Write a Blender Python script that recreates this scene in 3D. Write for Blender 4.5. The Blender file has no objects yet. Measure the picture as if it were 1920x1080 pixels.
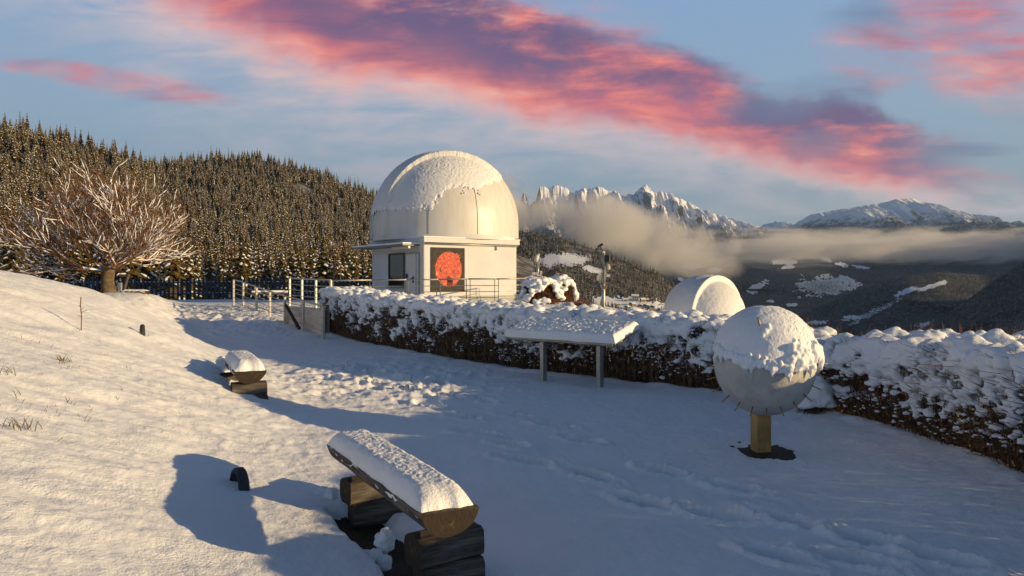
import bpy, bmesh, math, random
import numpy as np
from mathutils import Vector, Matrix

R = math.radians
S = bpy.context.scene
C = S.collection
rng = np.random.default_rng(7)
random.seed(7)

# ------------------------------------------------------------------ camera, world, sun
F = 1400.0; HOR = 525.0; EYE = 1.75
cd = bpy.data.cameras.new('camera'); cam = bpy.data.objects.new('camera', cd); C.objects.link(cam)
cam.location = (0, 0, EYE); cam.rotation_euler = (R(90), 0, 0)
cd.sensor_width = 36; cd.lens = 36 * F / 1920; cd.shift_y = -(540 - HOR) / 1920
cd.clip_start = 0.1; cd.clip_end = 60000
S.camera = cam
def P(px, py, d):
    return Vector(((px - 960) / F * d, d, EYE - (py - HOR) / F * d))

S.view_settings.view_transform = 'Standard'; S.view_settings.look = 'None'
S.view_settings.exposure = 0.9; S.view_settings.gamma = 1; S.view_settings.use_curve_mapping = False
S.render.engine = 'CYCLES'
S.cycles.use_denoising = True
S.cycles.max_bounces = 6; S.cycles.diffuse_bounces = 3; S.cycles.volume_bounces = 4
S.cycles.transparent_max_bounces = 8
S.cycles.volume_step_rate = 1.0; S.cycles.volume_max_steps = 256
S.cycles.sample_clamp_indirect = 6

SUN_EL, SUN_AZ = R(10.5), R(17)       # azimuth measured from +X towards the camera (-Y)
sundir = Vector((math.cos(SUN_EL) * math.cos(SUN_AZ), -math.cos(SUN_EL) * math.sin(SUN_AZ), math.sin(SUN_EL)))
sl = bpy.data.lights.new('sun', 'SUN'); sl.energy = 3.7; sl.angle = R(0.55); sl.color = (1.0, 0.71, 0.36)
so = bpy.data.objects.new('sun', sl); C.objects.link(so)
so.rotation_euler = sundir.to_track_quat('Z', 'Y').to_euler(); so.location = (30, -10, 30)

# tiny node language
class X:
    nt = None
    def __init__(s, sock): s.s = sock
    @staticmethod
    def m(op, *a, clamp=False):
        n = X.nt.nodes.new('ShaderNodeMath'); n.operation = op; n.use_clamp = clamp
        for i, v in enumerate(a):
            if isinstance(v, X): X.nt.links.new(v.s, n.inputs[i])
            else: n.inputs[i].default_value = v
        return X(n.outputs[0])
    def __add__(s, o): return X.m('ADD', s, o)
    __radd__ = __add__
    def __mul__(s, o): return X.m('MULTIPLY', s, o)
    __rmul__ = __mul__
    def __sub__(s, o): return X.m('SUBTRACT', s, o)
    def __rsub__(s, o): return X.m('SUBTRACT', o, s)
    def __truediv__(s, o): return X.m('DIVIDE', s, o)
    def clamp(s): return X.m('ADD', s, 0.0, clamp=True)
def smooth(v, a, b):
    n = X.nt.nodes.new('ShaderNodeMapRange'); n.interpolation_type = 'SMOOTHSTEP'
    X.nt.links.new(v.s, n.inputs[0]); n.inputs[1].default_value = a; n.inputs[2].default_value = b
    return X(n.outputs[0])
def comb(x, y, z=0.0):
    n = X.nt.nodes.new('ShaderNodeCombineXYZ')
    for i, v in enumerate((x, y, z)):
        if isinstance(v, X): X.nt.links.new(v.s, n.inputs[i])
        else: n.inputs[i].default_value = v
    return X(n.outputs[0])
def sep(v):
    n = X.nt.nodes.new('ShaderNodeSeparateXYZ'); X.nt.links.new(v.s, n.inputs[0]); return [X(o) for o in n.outputs]
def noise(vec, scale, detail=4, rough=0.55, dist=0.0):
    n = X.nt.nodes.new('ShaderNodeTexNoise')
    if vec is not None: X.nt.links.new(vec.s, n.inputs['Vector'])
    n.inputs['Scale'].default_value = scale; n.inputs['Detail'].default_value = detail
    n.inputs['Roughness'].default_value = rough; n.inputs['Distortion'].default_value = dist
    return X(n.outputs[0])
def vmap(vec, scale=(1, 1, 1), loc=(0, 0, 0), rot=(0, 0, 0)):
    n = X.nt.nodes.new('ShaderNodeMapping'); X.nt.links.new(vec.s, n.inputs[0])
    n.inputs['Scale'].default_value = scale; n.inputs['Location'].default_value = loc; n.inputs['Rotation'].default_value = rot
    return X(n.outputs[0])
def mixc(f, a, b):
    n = X.nt.nodes.new('ShaderNodeMix'); n.data_type = 'RGBA'; n.clamp_factor = True
    for s_, v in ((n.inputs[0], f), (n.inputs[6], a), (n.inputs[7], b)):
        if isinstance(v, X): X.nt.links.new(v.s, s_)
        else: s_.default_value = v if isinstance(v, float) else (*v, 1)
    return X(n.outputs[2])
def ramp(f, stops):
    n = X.nt.nodes.new('ShaderNodeValToRGB'); X.nt.links.new(f.s, n.inputs[0])
    e = n.color_ramp.elements
    while len(e) < len(stops): e.new(0.5)
    for el, (p, c) in zip(e, stops): el.position = p; el.color = (*c, 1)
    return X(n.outputs[0])
def tc(kind='Object'):
    n = X.nt.nodes.new('ShaderNodeTexCoord'); return X(n.outputs[kind])
def geo(kind='Position'):
    n = X.nt.nodes.new('ShaderNodeNewGeometry'); return X(n.outputs[kind])

W = bpy.data.worlds.new('World'); S.world = W; W.use_nodes = True
nt = W.node_tree; nt.nodes.clear(); X.nt = nt
out = nt.nodes.new('ShaderNodeOutputWorld'); bg = nt.nodes.new('ShaderNodeBackground')
nt.links.new(bg.outputs[0], out.inputs[0])
sky = nt.nodes.new('ShaderNodeTexSky'); sky.sky_type = 'NISHITA'; sky.sun_disc = False
sky.sun_elevation = SUN_EL; sky.sun_rotation = R(90) + SUN_AZ
sky.air_density = 1.0; sky.dust_density = 0.6; sky.ozone_density = 2.2
SKYK = 0.085
bg.inputs[1].default_value = SKYK
dvec = geo('Incoming')                     # points back to the viewer: world direction is its negative for a world shader
dvec = tc('Generated')
dx, dy, dz = sep(dvec)
yc = X.m('MAXIMUM', dy, 0.12)
U = dx / yc; V = dz / yc
front = smooth(dy, 0.05, 0.35)
el = X.m('MAXIMUM', dz, 0.0)
k = 1.0 / SKYK
def kc(c, s=1.0): return tuple(v * k * s for v in c)
# clear sky: Nishita tinted towards the cool blue of the photograph
def scalec(c, s):
    n = nt.nodes.new('ShaderNodeVectorMath'); n.operation = 'SCALE'
    nt.links.new(c.s, n.inputs[0])
    if isinstance(s, X): nt.links.new(s.s, n.inputs['Scale'])
    else: n.inputs['Scale'].default_value = s
    return X(n.outputs[0])
grad = scalec(ramp(el, [(0.0, (.165, .20, .21)), (0.10, (.145, .19, .225)), (0.20, (.155, .22, .29)), (0.36, (.135, .215, .34)), (0.50, (.016, .046, .098)), (1.0, (.004, .015, .038))]), k)
base = mixc(0.94, X(sky.outputs[0]), grad)
# clouds, laid out by direction
rot = R(-14)
uv = comb(U, V)
warp = noise(uv, 3.2, 5, .6)
warp2 = noise(vmap(uv, loc=(5, 3, 0)), 7.0, 5, .6)
lb = X.m('MAXIMUM', -0.22 - U, 0.0)
Dw = V + 0.250 * U - 0.284 - lb * lb * .5 + (warp - 0.5) * 0.16 + (warp2 - 0.5) * 0.05
streak = noise(vmap(uv, scale=(1.5, 10.0, 1), rot=(0, 0, -rot)), 1.9, 10, .66, 0.9)
streak2 = noise(vmap(uv, scale=(2.2, 9.0, 1), rot=(0, 0, -rot), loc=(3, 1, 0)), 3.0, 8, .6, 0.4)
puff = noise(vmap(uv, scale=(1, 1.9, 1), loc=(1.3, 0, 0), rot=(0, 0, -rot)), 5.0, 7, .62, 0.3)
wid = smooth(U, 0.75, -0.2) * 0.042 + 0.028
rel = Dw / wid                                   # -1 bottom edge .. 1 top edge
band = smooth(rel, -1.9, -0.5) * smooth(rel, 2.2, 1.0)
band_a = (band * smooth(streak * 0.68 + puff * 0.32 + band * 0.34, 0.50, 0.80)).clamp()
band_a = (band_a * smooth(U, 0.66, 0.48)).clamp()
def blob(px, py, rx, ry, th=0):
    u0, v0 = (px - 960) / F, (HOR - py) / F
    du = U - u0; dv = V - v0
    a = (du * math.cos(th) + dv * math.sin(th)) * (F / rx) + (warp2 - 0.5) * 1.6
    b = (dv * math.cos(th) - du * math.sin(th)) * (F / ry) + (warp - 0.5) * 1.6
    r2 = a * a + b * b
    return smooth(r2, 1.4, 0.0)
# wide soft pale veil under the band
veil = smooth(rel, -4.2, -0.6) * smooth(rel, 1.0, -0.8) * smooth(streak2, 0.30, 0.70) * 0.8
pinkA = [blob(215, 150, 260, 26, -.16), blob(1850, 90, 190, 130, -.3), blob(1000, 20, 240, 50, -.1),
         blob(1640, 110, 110, 70), blob(1600, 310, 330, 30, -.12) * 0.6]
greyA = [blob(1490, 185, 170, 42, .12), blob(1520, 270, 70, 36), blob(1640, 40, 90, 50) * 0.6, blob(1825, 282, 90, 14), blob(720, 60, 360, 60, -.28)]
def mx(lst):
    r = lst[0]
    for q in lst[1:]: r = X.m('MAXIMUM', r, q)
    return r
pk = mx(pinkA); gr = mx(greyA)
tex = smooth(streak * 0.65 + puff * 0.35, 0.40, 0.62)
pk_a = (pk * (tex * 1.0 + 0.08)).clamp()
gr_a = (gr * (tex * 0.8 + 0.35)).clamp() 
# the rest of the sky carries the same kind of cloud, thinner
gen = noise(vmap(dvec, scale=(1.2, 1.2, 4.0)), 2.2, 6, .6, .5)
gen_a = smooth(gen, 0.55, 0.75) * (1 - front) * smooth(dz, 0.0, 0.15)
shade = (smooth(puff * 0.6 + streak2 * 0.4, 0.64, 0.44) * smooth(rel, -0.9, 0.5)).clamp()
coral = ramp((streak2 * 0.6 + warp2 * 0.4).clamp(), [(0.34, (.17, .08, .15)), (0.46, (.36, .09, .11)), (0.56, (.50, .135, .11)), (0.68, (.54, .27, .21))])
pale = (.48, .34, .31); purple = (.085, .055, .12); slate = (.075, .10, .17)
bandc = mixc(smooth(rel, -0.3, -1.5), coral, pale)
bandc = mixc(shade, bandc, purple)
col = mixc(veil * front, base, kc((.36, .30, .31)))
col = mixc(pk_a * front * 0.85, col, scalec(coral, k))
col = mixc(band_a * front, col, scalec(bandc, k))
col = mixc(gr_a * front * 0.8, col, scalec(mixc(smooth(U, .1, .3), purple, slate), k))
col = mixc(gen_a * 0.5, col, kc((.14, .06, .09)))
nt.links.new(col.s, bg.inputs[0])

# ------------------------------------------------------------------ numpy noise
def _h(ix, iy, iz, seed):
    n = (ix.astype(np.int64) * 374761393 + iy.astype(np.int64) * 668265263 + iz.astype(np.int64) * 2147483647 + seed * 974634777) & 0xFFFFFFFF
    n = ((n ^ (n >> 13)) * 1274126177) & 0xFFFFFFFF
    n = ((n ^ (n >> 16)) * 2246822519) & 0xFFFFFFFF
    return ((n ^ (n >> 15)) & 0xFFFFFF) / float(0xFFFFFF)
def vn(x, y, z=None, seed=0):
    x = np.asarray(x, float); y = np.asarray(y, float)
    z = np.zeros_like(x) if z is None else np.asarray(z, float)
    ix, iy, iz = np.floor(x), np.floor(y), np.floor(z)
    fx, fy, fz = x - ix, y - iy, z - iz
    fx, fy, fz = [f * f * f * (f * (f * 6 - 15) + 10) for f in (fx, fy, fz)]
    r = 0
    for a in (0, 1):
        for b in (0, 1):
            for c in (0, 1):
                w = (fx if a else 1 - fx) * (fy if b else 1 - fy) * (fz if c else 1 - fz)
                r = r + w * _h(ix + a, iy + b, iz + c, seed)
    return r * 2 - 1
def fbm(x, y, z=None, o=4, seed=0, g=0.5, ridged=False):
    s = 0; a = 1; t = 0
    for i in range(o):
        v = vn(x, y, z, seed + i * 17)
        if ridged: v = 1 - 2 * np.abs(v)
        s = s + a * v; t += a; a *= g
        x = x * 2.03 + 11.3; y = y * 2.03 + 5.1
        if z is not None: z = z * 2.03 + 3.7
    return s / t
def sst(v, a, b):
    t = np.clip((v - a) / (b - a), 0, 1); return t * t * (3 - 2 * t)

# ------------------------------------------------------------------ object helpers
def tag(o, label=None, cat=None, group=None, kind=None):
    if label: o['label'] = label
    if cat: o['category'] = cat
    if group: o['group'] = group
    if kind: o['kind'] = kind
    return o
def mesh_np(name, V_, Fc, mats=(), mi=None, smooth_=False):
    me = bpy.data.meshes.new(name)
    V_ = np.asarray(V_, np.float32).reshape(-1, 3)
    if isinstance(Fc, np.ndarray):
        nf, k_ = Fc.shape
        me.vertices.add(len(V_)); me.vertices.foreach_set('co', V_.ravel())
        me.loops.add(nf * k_); me.loops.foreach_set('vertex_index', Fc.astype(np.int32).ravel())
        me.polygons.add(nf); me.polygons.foreach_set('loop_start', np.arange(0, nf * k_, k_, dtype=np.int32))
    else:
        me.from_pydata(V_.tolist(), [], Fc)
    for m_ in mats: me.materials.append(m_)
    if mi is not None: me.polygons.foreach_set('material_index', np.asarray(mi, np.int32))
    me.update(calc_edges=True); me.validate()
    if smooth_: me.polygons.foreach_set('use_smooth', np.ones(len(me.polygons), bool))
    return me
def link(name, me, parent=None, loc=None, rz=None):
    o = bpy.data.objects.new(name, me); C.objects.link(o)
    if parent is not None: o.parent = parent
    if loc is not None: o.location = loc
    if rz is not None: o.rotation_euler = (0, 0, rz)
    return o
def empty(name, loc=(0, 0, 0), rz=0, label=None, cat=None, group=None):
    o = bpy.data.objects.new(name, None); C.objects.link(o); o.location = loc; o.rotation_euler = (0, 0, rz)
    return tag(o, label, cat, group)
def copy_tree(o, parent=None):
    c = o.copy(); C.objects.link(c); c.parent = parent
    for ch in list(o.children): copy_tree(ch, c)
    return c
class B:
    """collects shapes into one bmesh"""
    def __init__(s): s.b = bmesh.new()
    def box(s, c, size, rz=0, rx=0, ry=0, taper=1.0, bev=0):
        M = Matrix.Translation(c) @ Matrix.Rotation(rz, 4, 'Z') @ Matrix.Rotation(ry, 4, 'Y') @ Matrix.Rotation(rx, 4, 'X') @ Matrix.Diagonal((*size, 1))
        r = bmesh.ops.create_cube(s.b, size=1)
        if taper != 1:
            for v in r['verts']:
                if v.co.z > 0: v.co.x *= taper; v.co.y *= taper
        bmesh.ops.transform(s.b, matrix=M, verts=r['verts'])
        if bev:
            es = list({e for v in r['verts'] for e in v.link_edges})
            bmesh.ops.bevel(s.b, geom=es, offset=bev, segments=2, affect='EDGES', profile=.5)
        return s
    def cyl(s, a, b_, r0, r1=None, n=16, caps=True):
        a, b_ = Vector(a), Vector(b_); r1 = r0 if r1 is None else r1
        d = b_ - a
        M = Matrix.Translation((a + b_) / 2) @ d.to_track_quat('Z', 'Y').to_matrix().to_4x4()
        bmesh.ops.create_cone(s.b, cap_ends=caps, segments=n, radius1=r0, radius2=r1, depth=d.length, matrix=M)
        return s
    def tube(s, pts, r, n=8):
        for p_, q in zip(pts[:-1], pts[1:]): s.cyl(p_, q, r, r, n)
        return s
    def prism(s, poly, z0, z1):
        vs = [s.b.verts.new((x, y, z0)) for x, y in poly]; vt = [s.b.verts.new((x, y, z1)) for x, y in poly]
        n = len(poly)
        s.b.faces.new(vs[::-1]); s.b.faces.new(vt)
        for i in range(n): s.b.faces.new((vs[i], vs[(i + 1) % n], vt[(i + 1) % n], vt[i]))
        return s
    def quad(s, pts):
        s.b.faces.new([s.b.verts.new(p_) for p_ in pts]); return s
    def build(s, name, mat, parent=None, smooth_=False, loc=None, rz=None, bevel=0):
        bmesh.ops.recalc_face_normals(s.b, faces=s.b.faces)
        me = bpy.data.meshes.new(name); s.b.to_mesh(me); s.b.free(); me.materials.append(mat)
        if smooth_: me.polygons.foreach_set('use_smooth', np.ones(len(me.polygons), bool))
        o = link(name, me, parent, loc, rz)
        if bevel:
            m_ = o.modifiers.new('bevel', 'BEVEL'); m_.width = bevel; m_.segments = 2; m_.limit_method = 'ANGLE'
        return o
def tubes(Pn, Rn, sides=3):
    """Pn [n,k,3] polylines, Rn [n,k] radii -> verts, quads"""
    n, k_, _ = Pn.shape
    T = np.gradient(Pn, axis=1); T /= np.linalg.norm(T, axis=2, keepdims=True) + 1e-9
    ref = np.where(np.abs(T[..., 2:3]) > .9, np.array([1., 0, 0]), np.array([0, 0, 1.]))
    A = np.cross(T, ref); A /= np.linalg.norm(A, axis=2, keepdims=True) + 1e-9
    Bv = np.cross(T, A)
    ang = np.arange(sides) * 2 * math.pi / sides
    ring = A[:, :, None, :] * np.cos(ang)[:, None] + Bv[:, :, None, :] * np.sin(ang)[:, None]
    Vv = Pn[:, :, None, :] + ring * Rn[:, :, None, None]
    idx = np.arange(n * k_ * sides).reshape(n, k_, sides)
    a = idx[:, :-1]; b = idx[:, 1:]
    Q = np.stack([a, np.roll(a, -1, 2), np.roll(b, -1, 2), b], -1).reshape(-1, 4)
    return Vv.reshape(-1, 3), Q
def ico(sub=2):
    b = bmesh.new(); bmesh.ops.create_icosphere(b, subdivisions=sub, radius=1)
    v = np.array([x.co[:] for x in b.verts]); f = np.array([[q.index for q in x.verts] for x in b.faces]); b.free()
    return v, f
ICO2, ICO2F = ico(2); ICO1, ICO1F = ico(1)
def lumps(cen, rad, tmpl=None):
    """many ellipsoids: cen [n,3], rad [n,3]"""
    v, f = tmpl or (ICO1, ICO1F)
    Vv = cen[:, None, :] + v[None] * rad[:, None, :]
    Ff = f[None] + (np.arange(len(cen)) * len(v))[:, None, None]
    return Vv.reshape(-1, 3), Ff.reshape(-1, 3)
def remesh(Vv, Ff, voxel, amp=0, freq=1, seed=0, smooth_it=0):
    me = mesh_np('tmp', Vv, Ff); o = bpy.data.objects.new('tmp', me); C.objects.link(o)
    m_ = o.modifiers.new('r', 'REMESH'); m_.mode = 'VOXEL'; m_.voxel_size = voxel
    if smooth_it:
        m2 = o.modifiers.new('s', 'SMOOTH'); m2.iterations = smooth_it; m2.factor = .5
    dg = bpy.context.evaluated_depsgraph_get(); dg.update()
    ev = o.evaluated_get(dg); r = bpy.data.meshes.new_from_object(ev)
    bpy.data.objects.remove(o); bpy.data.meshes.remove(me)
    if amp:
        n = len(r.vertices); co = np.empty(n * 3, np.float32); r.vertices.foreach_get('co', co); co = co.reshape(-1, 3)
        nm = np.empty(n * 3, np.float32); r.vertices.foreach_get('normal', nm); nm = nm.reshape(-1, 3)
        q = fbm(co[:, 0] * freq, co[:, 1] * freq, co[:, 2] * freq, 3, seed)
        r.vertices.foreach_set('co', (co + nm * (q * amp)[:, None]).astype(np.float32).ravel())
    r.polygons.foreach_set('use_smooth', np.ones(len(r.polygons), bool))
    r.update()
    return r

# ------------------------------------------------------------------ materials
def material(name, fn):
    m_ = bpy.data.materials.new(name); m_.use_nodes = True
    X.nt = m_.node_tree
    bs = m_.node_tree.nodes['Principled BSDF']
    fn(bs); return m_
def setc(bs, key, v):
    if isinstance(v, X): X.nt.links.new(v.s, bs.inputs[key])
    elif isinstance(v, (int, float)): bs.inputs[key].default_value = v
    else: bs.inputs[key].default_value = (*v, 1)
def bump(bs, h, strength=0.3, dist=0.01, prev=None):
    n = X.nt.nodes.new('ShaderNodeBump'); X.nt.links.new(h.s, n.inputs['Height'])
    n.inputs['Strength'].default_value = strength; n.inputs['Distance'].default_value = dist
    if prev is not None: X.nt.links.new(prev, n.inputs['Normal'])
    X.nt.links.new(n.outputs[0], bs.inputs['Normal']); return n.outputs[0]
def simple(name, c, rough=.6, metal=0, var=.15, sc=8, bmp=0, bsc=60, spec=.4):
    def f(bs):
        o = tc('Object')
        n = noise(o, sc, 4, .6)
        dark = tuple(v * (1 - var) for v in c); lite = tuple(min(1, v * (1 + var)) for v in c)
        setc(bs, 'Base Color', mixc(smooth(n, .3, .7), dark, lite)); setc(bs, 'Roughness', rough); setc(bs, 'Metallic', metal)
        bs.inputs['Specular IOR Level'].default_value = spec
        if bmp: bump(bs, noise(o, bsc, 4, .6), bmp, .01)
    return material(name, f)
def m_snow(bs, sc=1.0, grain=1.0, tint=(.86, .88, .91)):
    o = geo('Position')
    setc(bs, 'Base Color', mixc(noise(o, 2.0 * sc, 3), tint, tuple(min(1, v * 1.03) for v in tint)))
    setc(bs, 'Roughness', .7); bs.inputs['Specular IOR Level'].default_value = .25
    h1 = bump(bs, noise(o, 10 * sc, 4, .65), .38 * grain, .035)
    bump(bs, noise(o, 42 * sc, 3, .7) * (smooth(noise(o, 1.7 * sc, 3, .6), .35, .65) * .75 + .35), .8 * grain, .014, h1)
SNOW_G = material('ground_snow', lambda b: m_snow(b, 1.0, 1.0))
SNOW = material('snow', lambda b: m_snow(b, 1.6, .8))
SNOW_D = material('dome_snow', lambda b: m_snow(b, 1.2, 1.0, (.72, .73, .75)))
def m_farsnow(bs):
    o = geo('Position'); setc(bs, 'Base Color', (.8, .83, .87)); setc(bs, 'Roughness', .8)
SNOW_F = material('distant_snow', m_farsnow)
def m_wood(bs):
    o = vmap(tc('Object'), scale=(1.2, 12, 12))
    n = noise(o, 3, 7, .65, .4)
    g = noise(tc('Object'), 2.2, 4, .6)
    c = ramp(n, [(.32, (.014, .011, .008)), (.5, (.07, .056, .043)), (.68, (.17, .148, .12))])
    setc(bs, 'Base Color', mixc(smooth(g, .5, .75) * .6, c, (.16, .15, .14))); setc(bs, 'Roughness', .85)
    bump(bs, n, .7, .012)
WOOD = material('weathered_wood', m_wood)
def m_endgrain(bs):
    o = tc('Object'); x, y, z = sep(o)
    r_ = X.m('SQRT', y * y + z * z) + (noise(o, 7, 3) - .5) * .03
    w = X.m('SINE', r_ * 260) * .5 + .5
    c = mixc(w * .05 + noise(vmap(o, scale=(1, 1, 1)), 22, 5, .7) * .88 - .1, (.016, .011, .007), (.048, .032, .018))
    l = smooth(noise(o, 11, 5, .7), .58, .74) * .7
    setc(bs, 'Base Color', mixc(l * .8, c, (.22, .19, .03))); setc(bs, 'Roughness', .9); bump(bs, w * .1 + noise(o, 40, 4), .6, .01)
ENDG = material('sawn_end_grain', m_endgrain)
BARK = simple('dark_bark', (.06, .045, .033), .95, var=.5, sc=18, bmp=.8, bsc=45)
GALV = simple('galvanised_steel', (.36, .37, .35), .45, .6, .15, 6, .1)
GREYP = simple('grey_powder_coat', (.20, .21, .22), .5, .2, .1, 6)
WALLP = simple('white_render', (.62, .62, .615), .85, 0, .05, 1.2, .15, 30)
RUBBER = simple('dark_rubber', (.035, .04, .05), .7, 0, .3, 12, .2, 50)
SOIL = simple('dark_soil', (.035, .025, .016), .95, 0, .5, 12, .8, 40)
def m_dome(bs):
    o = tc('Object'); x, y, z = sep(o)
    st = noise(vmap(o, scale=(3, 3, .35)), 2.0, 6, .65)
    c = mixc(smooth(st, .4, .75), (.64, .63, .60), (.58, .55, .49))
    setc(bs, 'Base Color', c); setc(bs, 'Roughness', .42); bs.inputs['Specular IOR Level'].default_value = .5
DOMEM = material('aged_dome_shell', m_dome)
TWIG = simple('brown_twigs', (.15, .095, .055), .9, 0, .6, 9)
TWIGR = simple('reddish_twigs', (.16, .07, .035), .9, 0, .4, 5)
# ------------------------------------------------------------------ near ground
def softmax0(v, k_=0.6):
    return np.where(v > 12 * k_, v, k_ * np.log1p(np.exp(np.clip(v / k_, -40, 12))))
HX = [-5.6, -3.4, -2.1, 0.0, 1.35, 2.45, 3.3, 3.9, 4.2, 4.48, 4.6, 4.45, 4.3, 4.2]
HY = [22.0, 18.8, 16.9, 14.45, 13.35, 12.35, 11.45, 10.7, 9.8, 8.6, 7.2, 6.0, 3.0, -6.0]
def G(x, y):
    x = np.asarray(x, float); y = np.asarray(y, float)
    base = .1 * sst(y, 10, 20) + .68 * sst(y, 19, 29)
    xe = np.interp(y, [-20, 3, 10, 14, 20, 26, 34], [-.8, -1.0, -2.8, -4.7, -8.5, -11.7, -15.5])
    cap = np.interp(y, [-20, 8, 12, 18, 22, 26, 30, 36], [2.8, 2.5, 2.12, 1.5, 1.02, .62, .30, .0])
    rise = softmax0((xe - x) * np.interp(y, [3, 9, 12, 20, 26], [.28, .33, .44, .54, .54]), .12)
    q_ = rise / np.maximum(cap, .05)
    hill = cap * 1.03 * q_ / (1 + q_ ** 6) ** (1 / 6)
    z = base + hill
    # the terrace falls away behind the hedge and beyond the fence
    hx = np.interp(y, HY[::-1], HX[::-1])
    beyond = softmax0(x - hx - 6.5, 1.0) * sst(y, 33, 18) + softmax0(x - 5.0, 1.5) * sst(y, 18, 30)
    z = z - .38 * beyond
    z = z - .45 * softmax0(y - 39.2 - .0 * x, .5)
    z = z - .55 * sst(y, 23, 26) * sst(x, -3.4, -1.0) * sst(y, 30.5, 27) # hollow between hedge and railing
    z = z + .05 * fbm(x * .22, y * .22, o=3, seed=3) + .02 * fbm(x * .9, y * .9, o=2, seed=9)
    return z
def Gz(x, y): return float(G(np.array([x]), np.array([y]))[0])
# footprints: (px, py) positions read off the track, walking direction roughly towards the lower right
def ray_ground(px, py):
    d = 1.5
    for _ in range(4000):
        p = P(px, py, d)
        if p.z <= Gz(p.x, p.y): return p
        d += .01 + d * .002
    return p
PRINTS = [(800,760),(870,785),(888,812),(955,835),(985,865),(1090,828),(1100,892),(1035,800),(965,780),(1240,885),(1200,945),(1370,915),(1340,968),(1460,975),(1455,1045),(1620,1015),(1600,1050),(1765,1050),(905,752),(835,745),
          (780,715),(740,705),(705,722),(660,700),(640,690),(690,690),(760,735),(820,722)]
def near_ground():
    a = []
    fine = np.linspace(-44, 44, 760)
    a = np.concatenate([np.arange(-180, -44, 4.0), fine, np.arange(48, 180, 4.0)])
    r = np.concatenate([np.array([.02, .5, 1.0, 1.5]), np.exp(np.linspace(math.log(1.9), math.log(30), 640)), np.exp(np.linspace(math.log(30.4), math.log(75), 60))])
    A, Rr = np.meshgrid(np.radians(a), r)
    Xg = np.sin(A) * Rr; Yg = np.cos(A) * Rr
    Z = G(Xg, Yg)
    near = sst(Rr, 32, 18)
    # wind-worked surface, lee ripples and small grains
    hillm = sst(Xg - np.interp(Yg, [3, 10, 14, 20, 26], [-1.0, -2.9, -5.3, -9.0, -12.0]), .5, -2)
    Z += near * (.012 * fbm(Xg * 3, Yg * 3, o=3, seed=21) + .006 * fbm(Xg * 14, Yg * 14, o=2, seed=22))
    Z += near * hillm * (.055 * fbm(Xg * .9 + .4 * Yg, Yg * 3.4 - Xg * .5, o=3, seed=31))
    # trampled patch beside the far bench and on the path
    for (px, py, rad, amp) in ((640, 705, 2.2, .07), (760, 720, 1.6, .05), (520, 590, 3.5, .06), (350, 590, 4.0, .05), (480, 800, 1.6, .02)):
        p = ray_ground(px, py); m_ = np.exp(-((Xg - p.x) ** 2 + ((Yg - p.y) * .8) ** 2) / (rad * rad))
        Z += amp * m_ * fbm(Xg * 3.2, Yg * 3.2, o=3, seed=41, ridged=True)
    rs = np.random.default_rng(5)
    for i, (px, py) in enumerate(PRINTS):
        p = ray_ground(px, py); th = R(-38) + rs.normal(0, .18)
        dx_, dy_ = Xg - p.x, Yg - p.y
        u = dx_ * math.cos(th) + dy_ * math.sin(th); v = -dx_ * math.sin(th) + dy_ * math.cos(th)
        L = .23 + .06 * rs.random(); Wd = .10
        wob = 1 + .18 * fbm(Xg * 9, Yg * 9, o=2, seed=60 + i)
        q = ((u / L) ** 2 + (v / Wd) ** 2) * wob
        Z += -.25 * sst(q + .25 * np.clip(-v / Wd, -1, 1), 1.1, .6) + .032 * np.exp(-((q - 1.9) / .8) ** 2) * (1 + .8 * fbm(Xg * 16, Yg * 16, o=2, seed=80 + i))
    # snow piled or scooped round the things standing in it
    for (x0, y0, rad, dep) in HOLLOWS:
        q = np.sqrt((Xg - x0) ** 2 + (Yg - y0) ** 2) / rad * (1 + .18 * fbm(Xg * 5, Yg * 5, o=2, seed=91))
        Z += -dep * sst(q, 1.25, .6)
    for (x0, y0, x1, y1, wd, dep) in TRENCHES:
        L = math.hypot(x1 - x0, y1 - y0); ux, uy = (x1 - x0) / L, (y1 - y0) / L
        u = (Xg - x0) * ux + (Yg - y0) * uy; v = -(Xg - x0) * uy + (Yg - y0) * ux
        q = np.maximum(np.abs(v) / wd, np.maximum(-u, u - L) / wd + 0) * (1 + .2 * fbm(Xg * 6, Yg * 6, o=2, seed=93))
        Z += -dep * sst(q, 1.15, .7) 
    # bare strip under the hedge
    hx, hy = np.array(HX), np.array(HY)
    dmin = np.full(Xg.shape, 1e9)
    for i in range(len(hx) - 1):
        ax, ay, bx, by = hx[i], hy[i], hx[i + 1], hy[i + 1]
        l2 = (bx - ax) ** 2 + (by - ay) ** 2
        t = np.clip(((Xg - ax) * (bx - ax) + (Yg - ay) * (by - ay)) / l2, 0, 1)
        dd = np.hypot(Xg - ax - t * (bx - ax), Yg - ay - t * (by - ay))
        side = np.sign((bx - ax) * (Yg - ay) - (by - ay) * (Xg - ax))
        dmin = np.where(dd < np.abs(dmin), dd * side, dmin)
    inside = sst(dmin + .1 * fbm(Xg * 3, Yg * 3, o=2, seed=97), .05, .25) * sst(dmin, 1.6, 1.2)
    Z -= inside * .14
    Z += .03 * np.exp(-((dmin + .1) / .16) ** 2) * (1 + fbm(Xg * 4, Yg * 4, o=2, seed=99))
    nr, na = Xg.shape
    idx = np.arange(nr * na).reshape(nr, na)
    a_, b_ = idx[:-1], idx[1:]
    Q = np.stack([a_, np.roll(a_, -1, 1), np.roll(b_, -1, 1), b_], -1).reshape(-1, 4)[:, ::-1]
    Vv = np.stack([Xg, Yg, Z], -1).reshape(-1, 3)
    bare = inside.reshape(-1)
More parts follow.
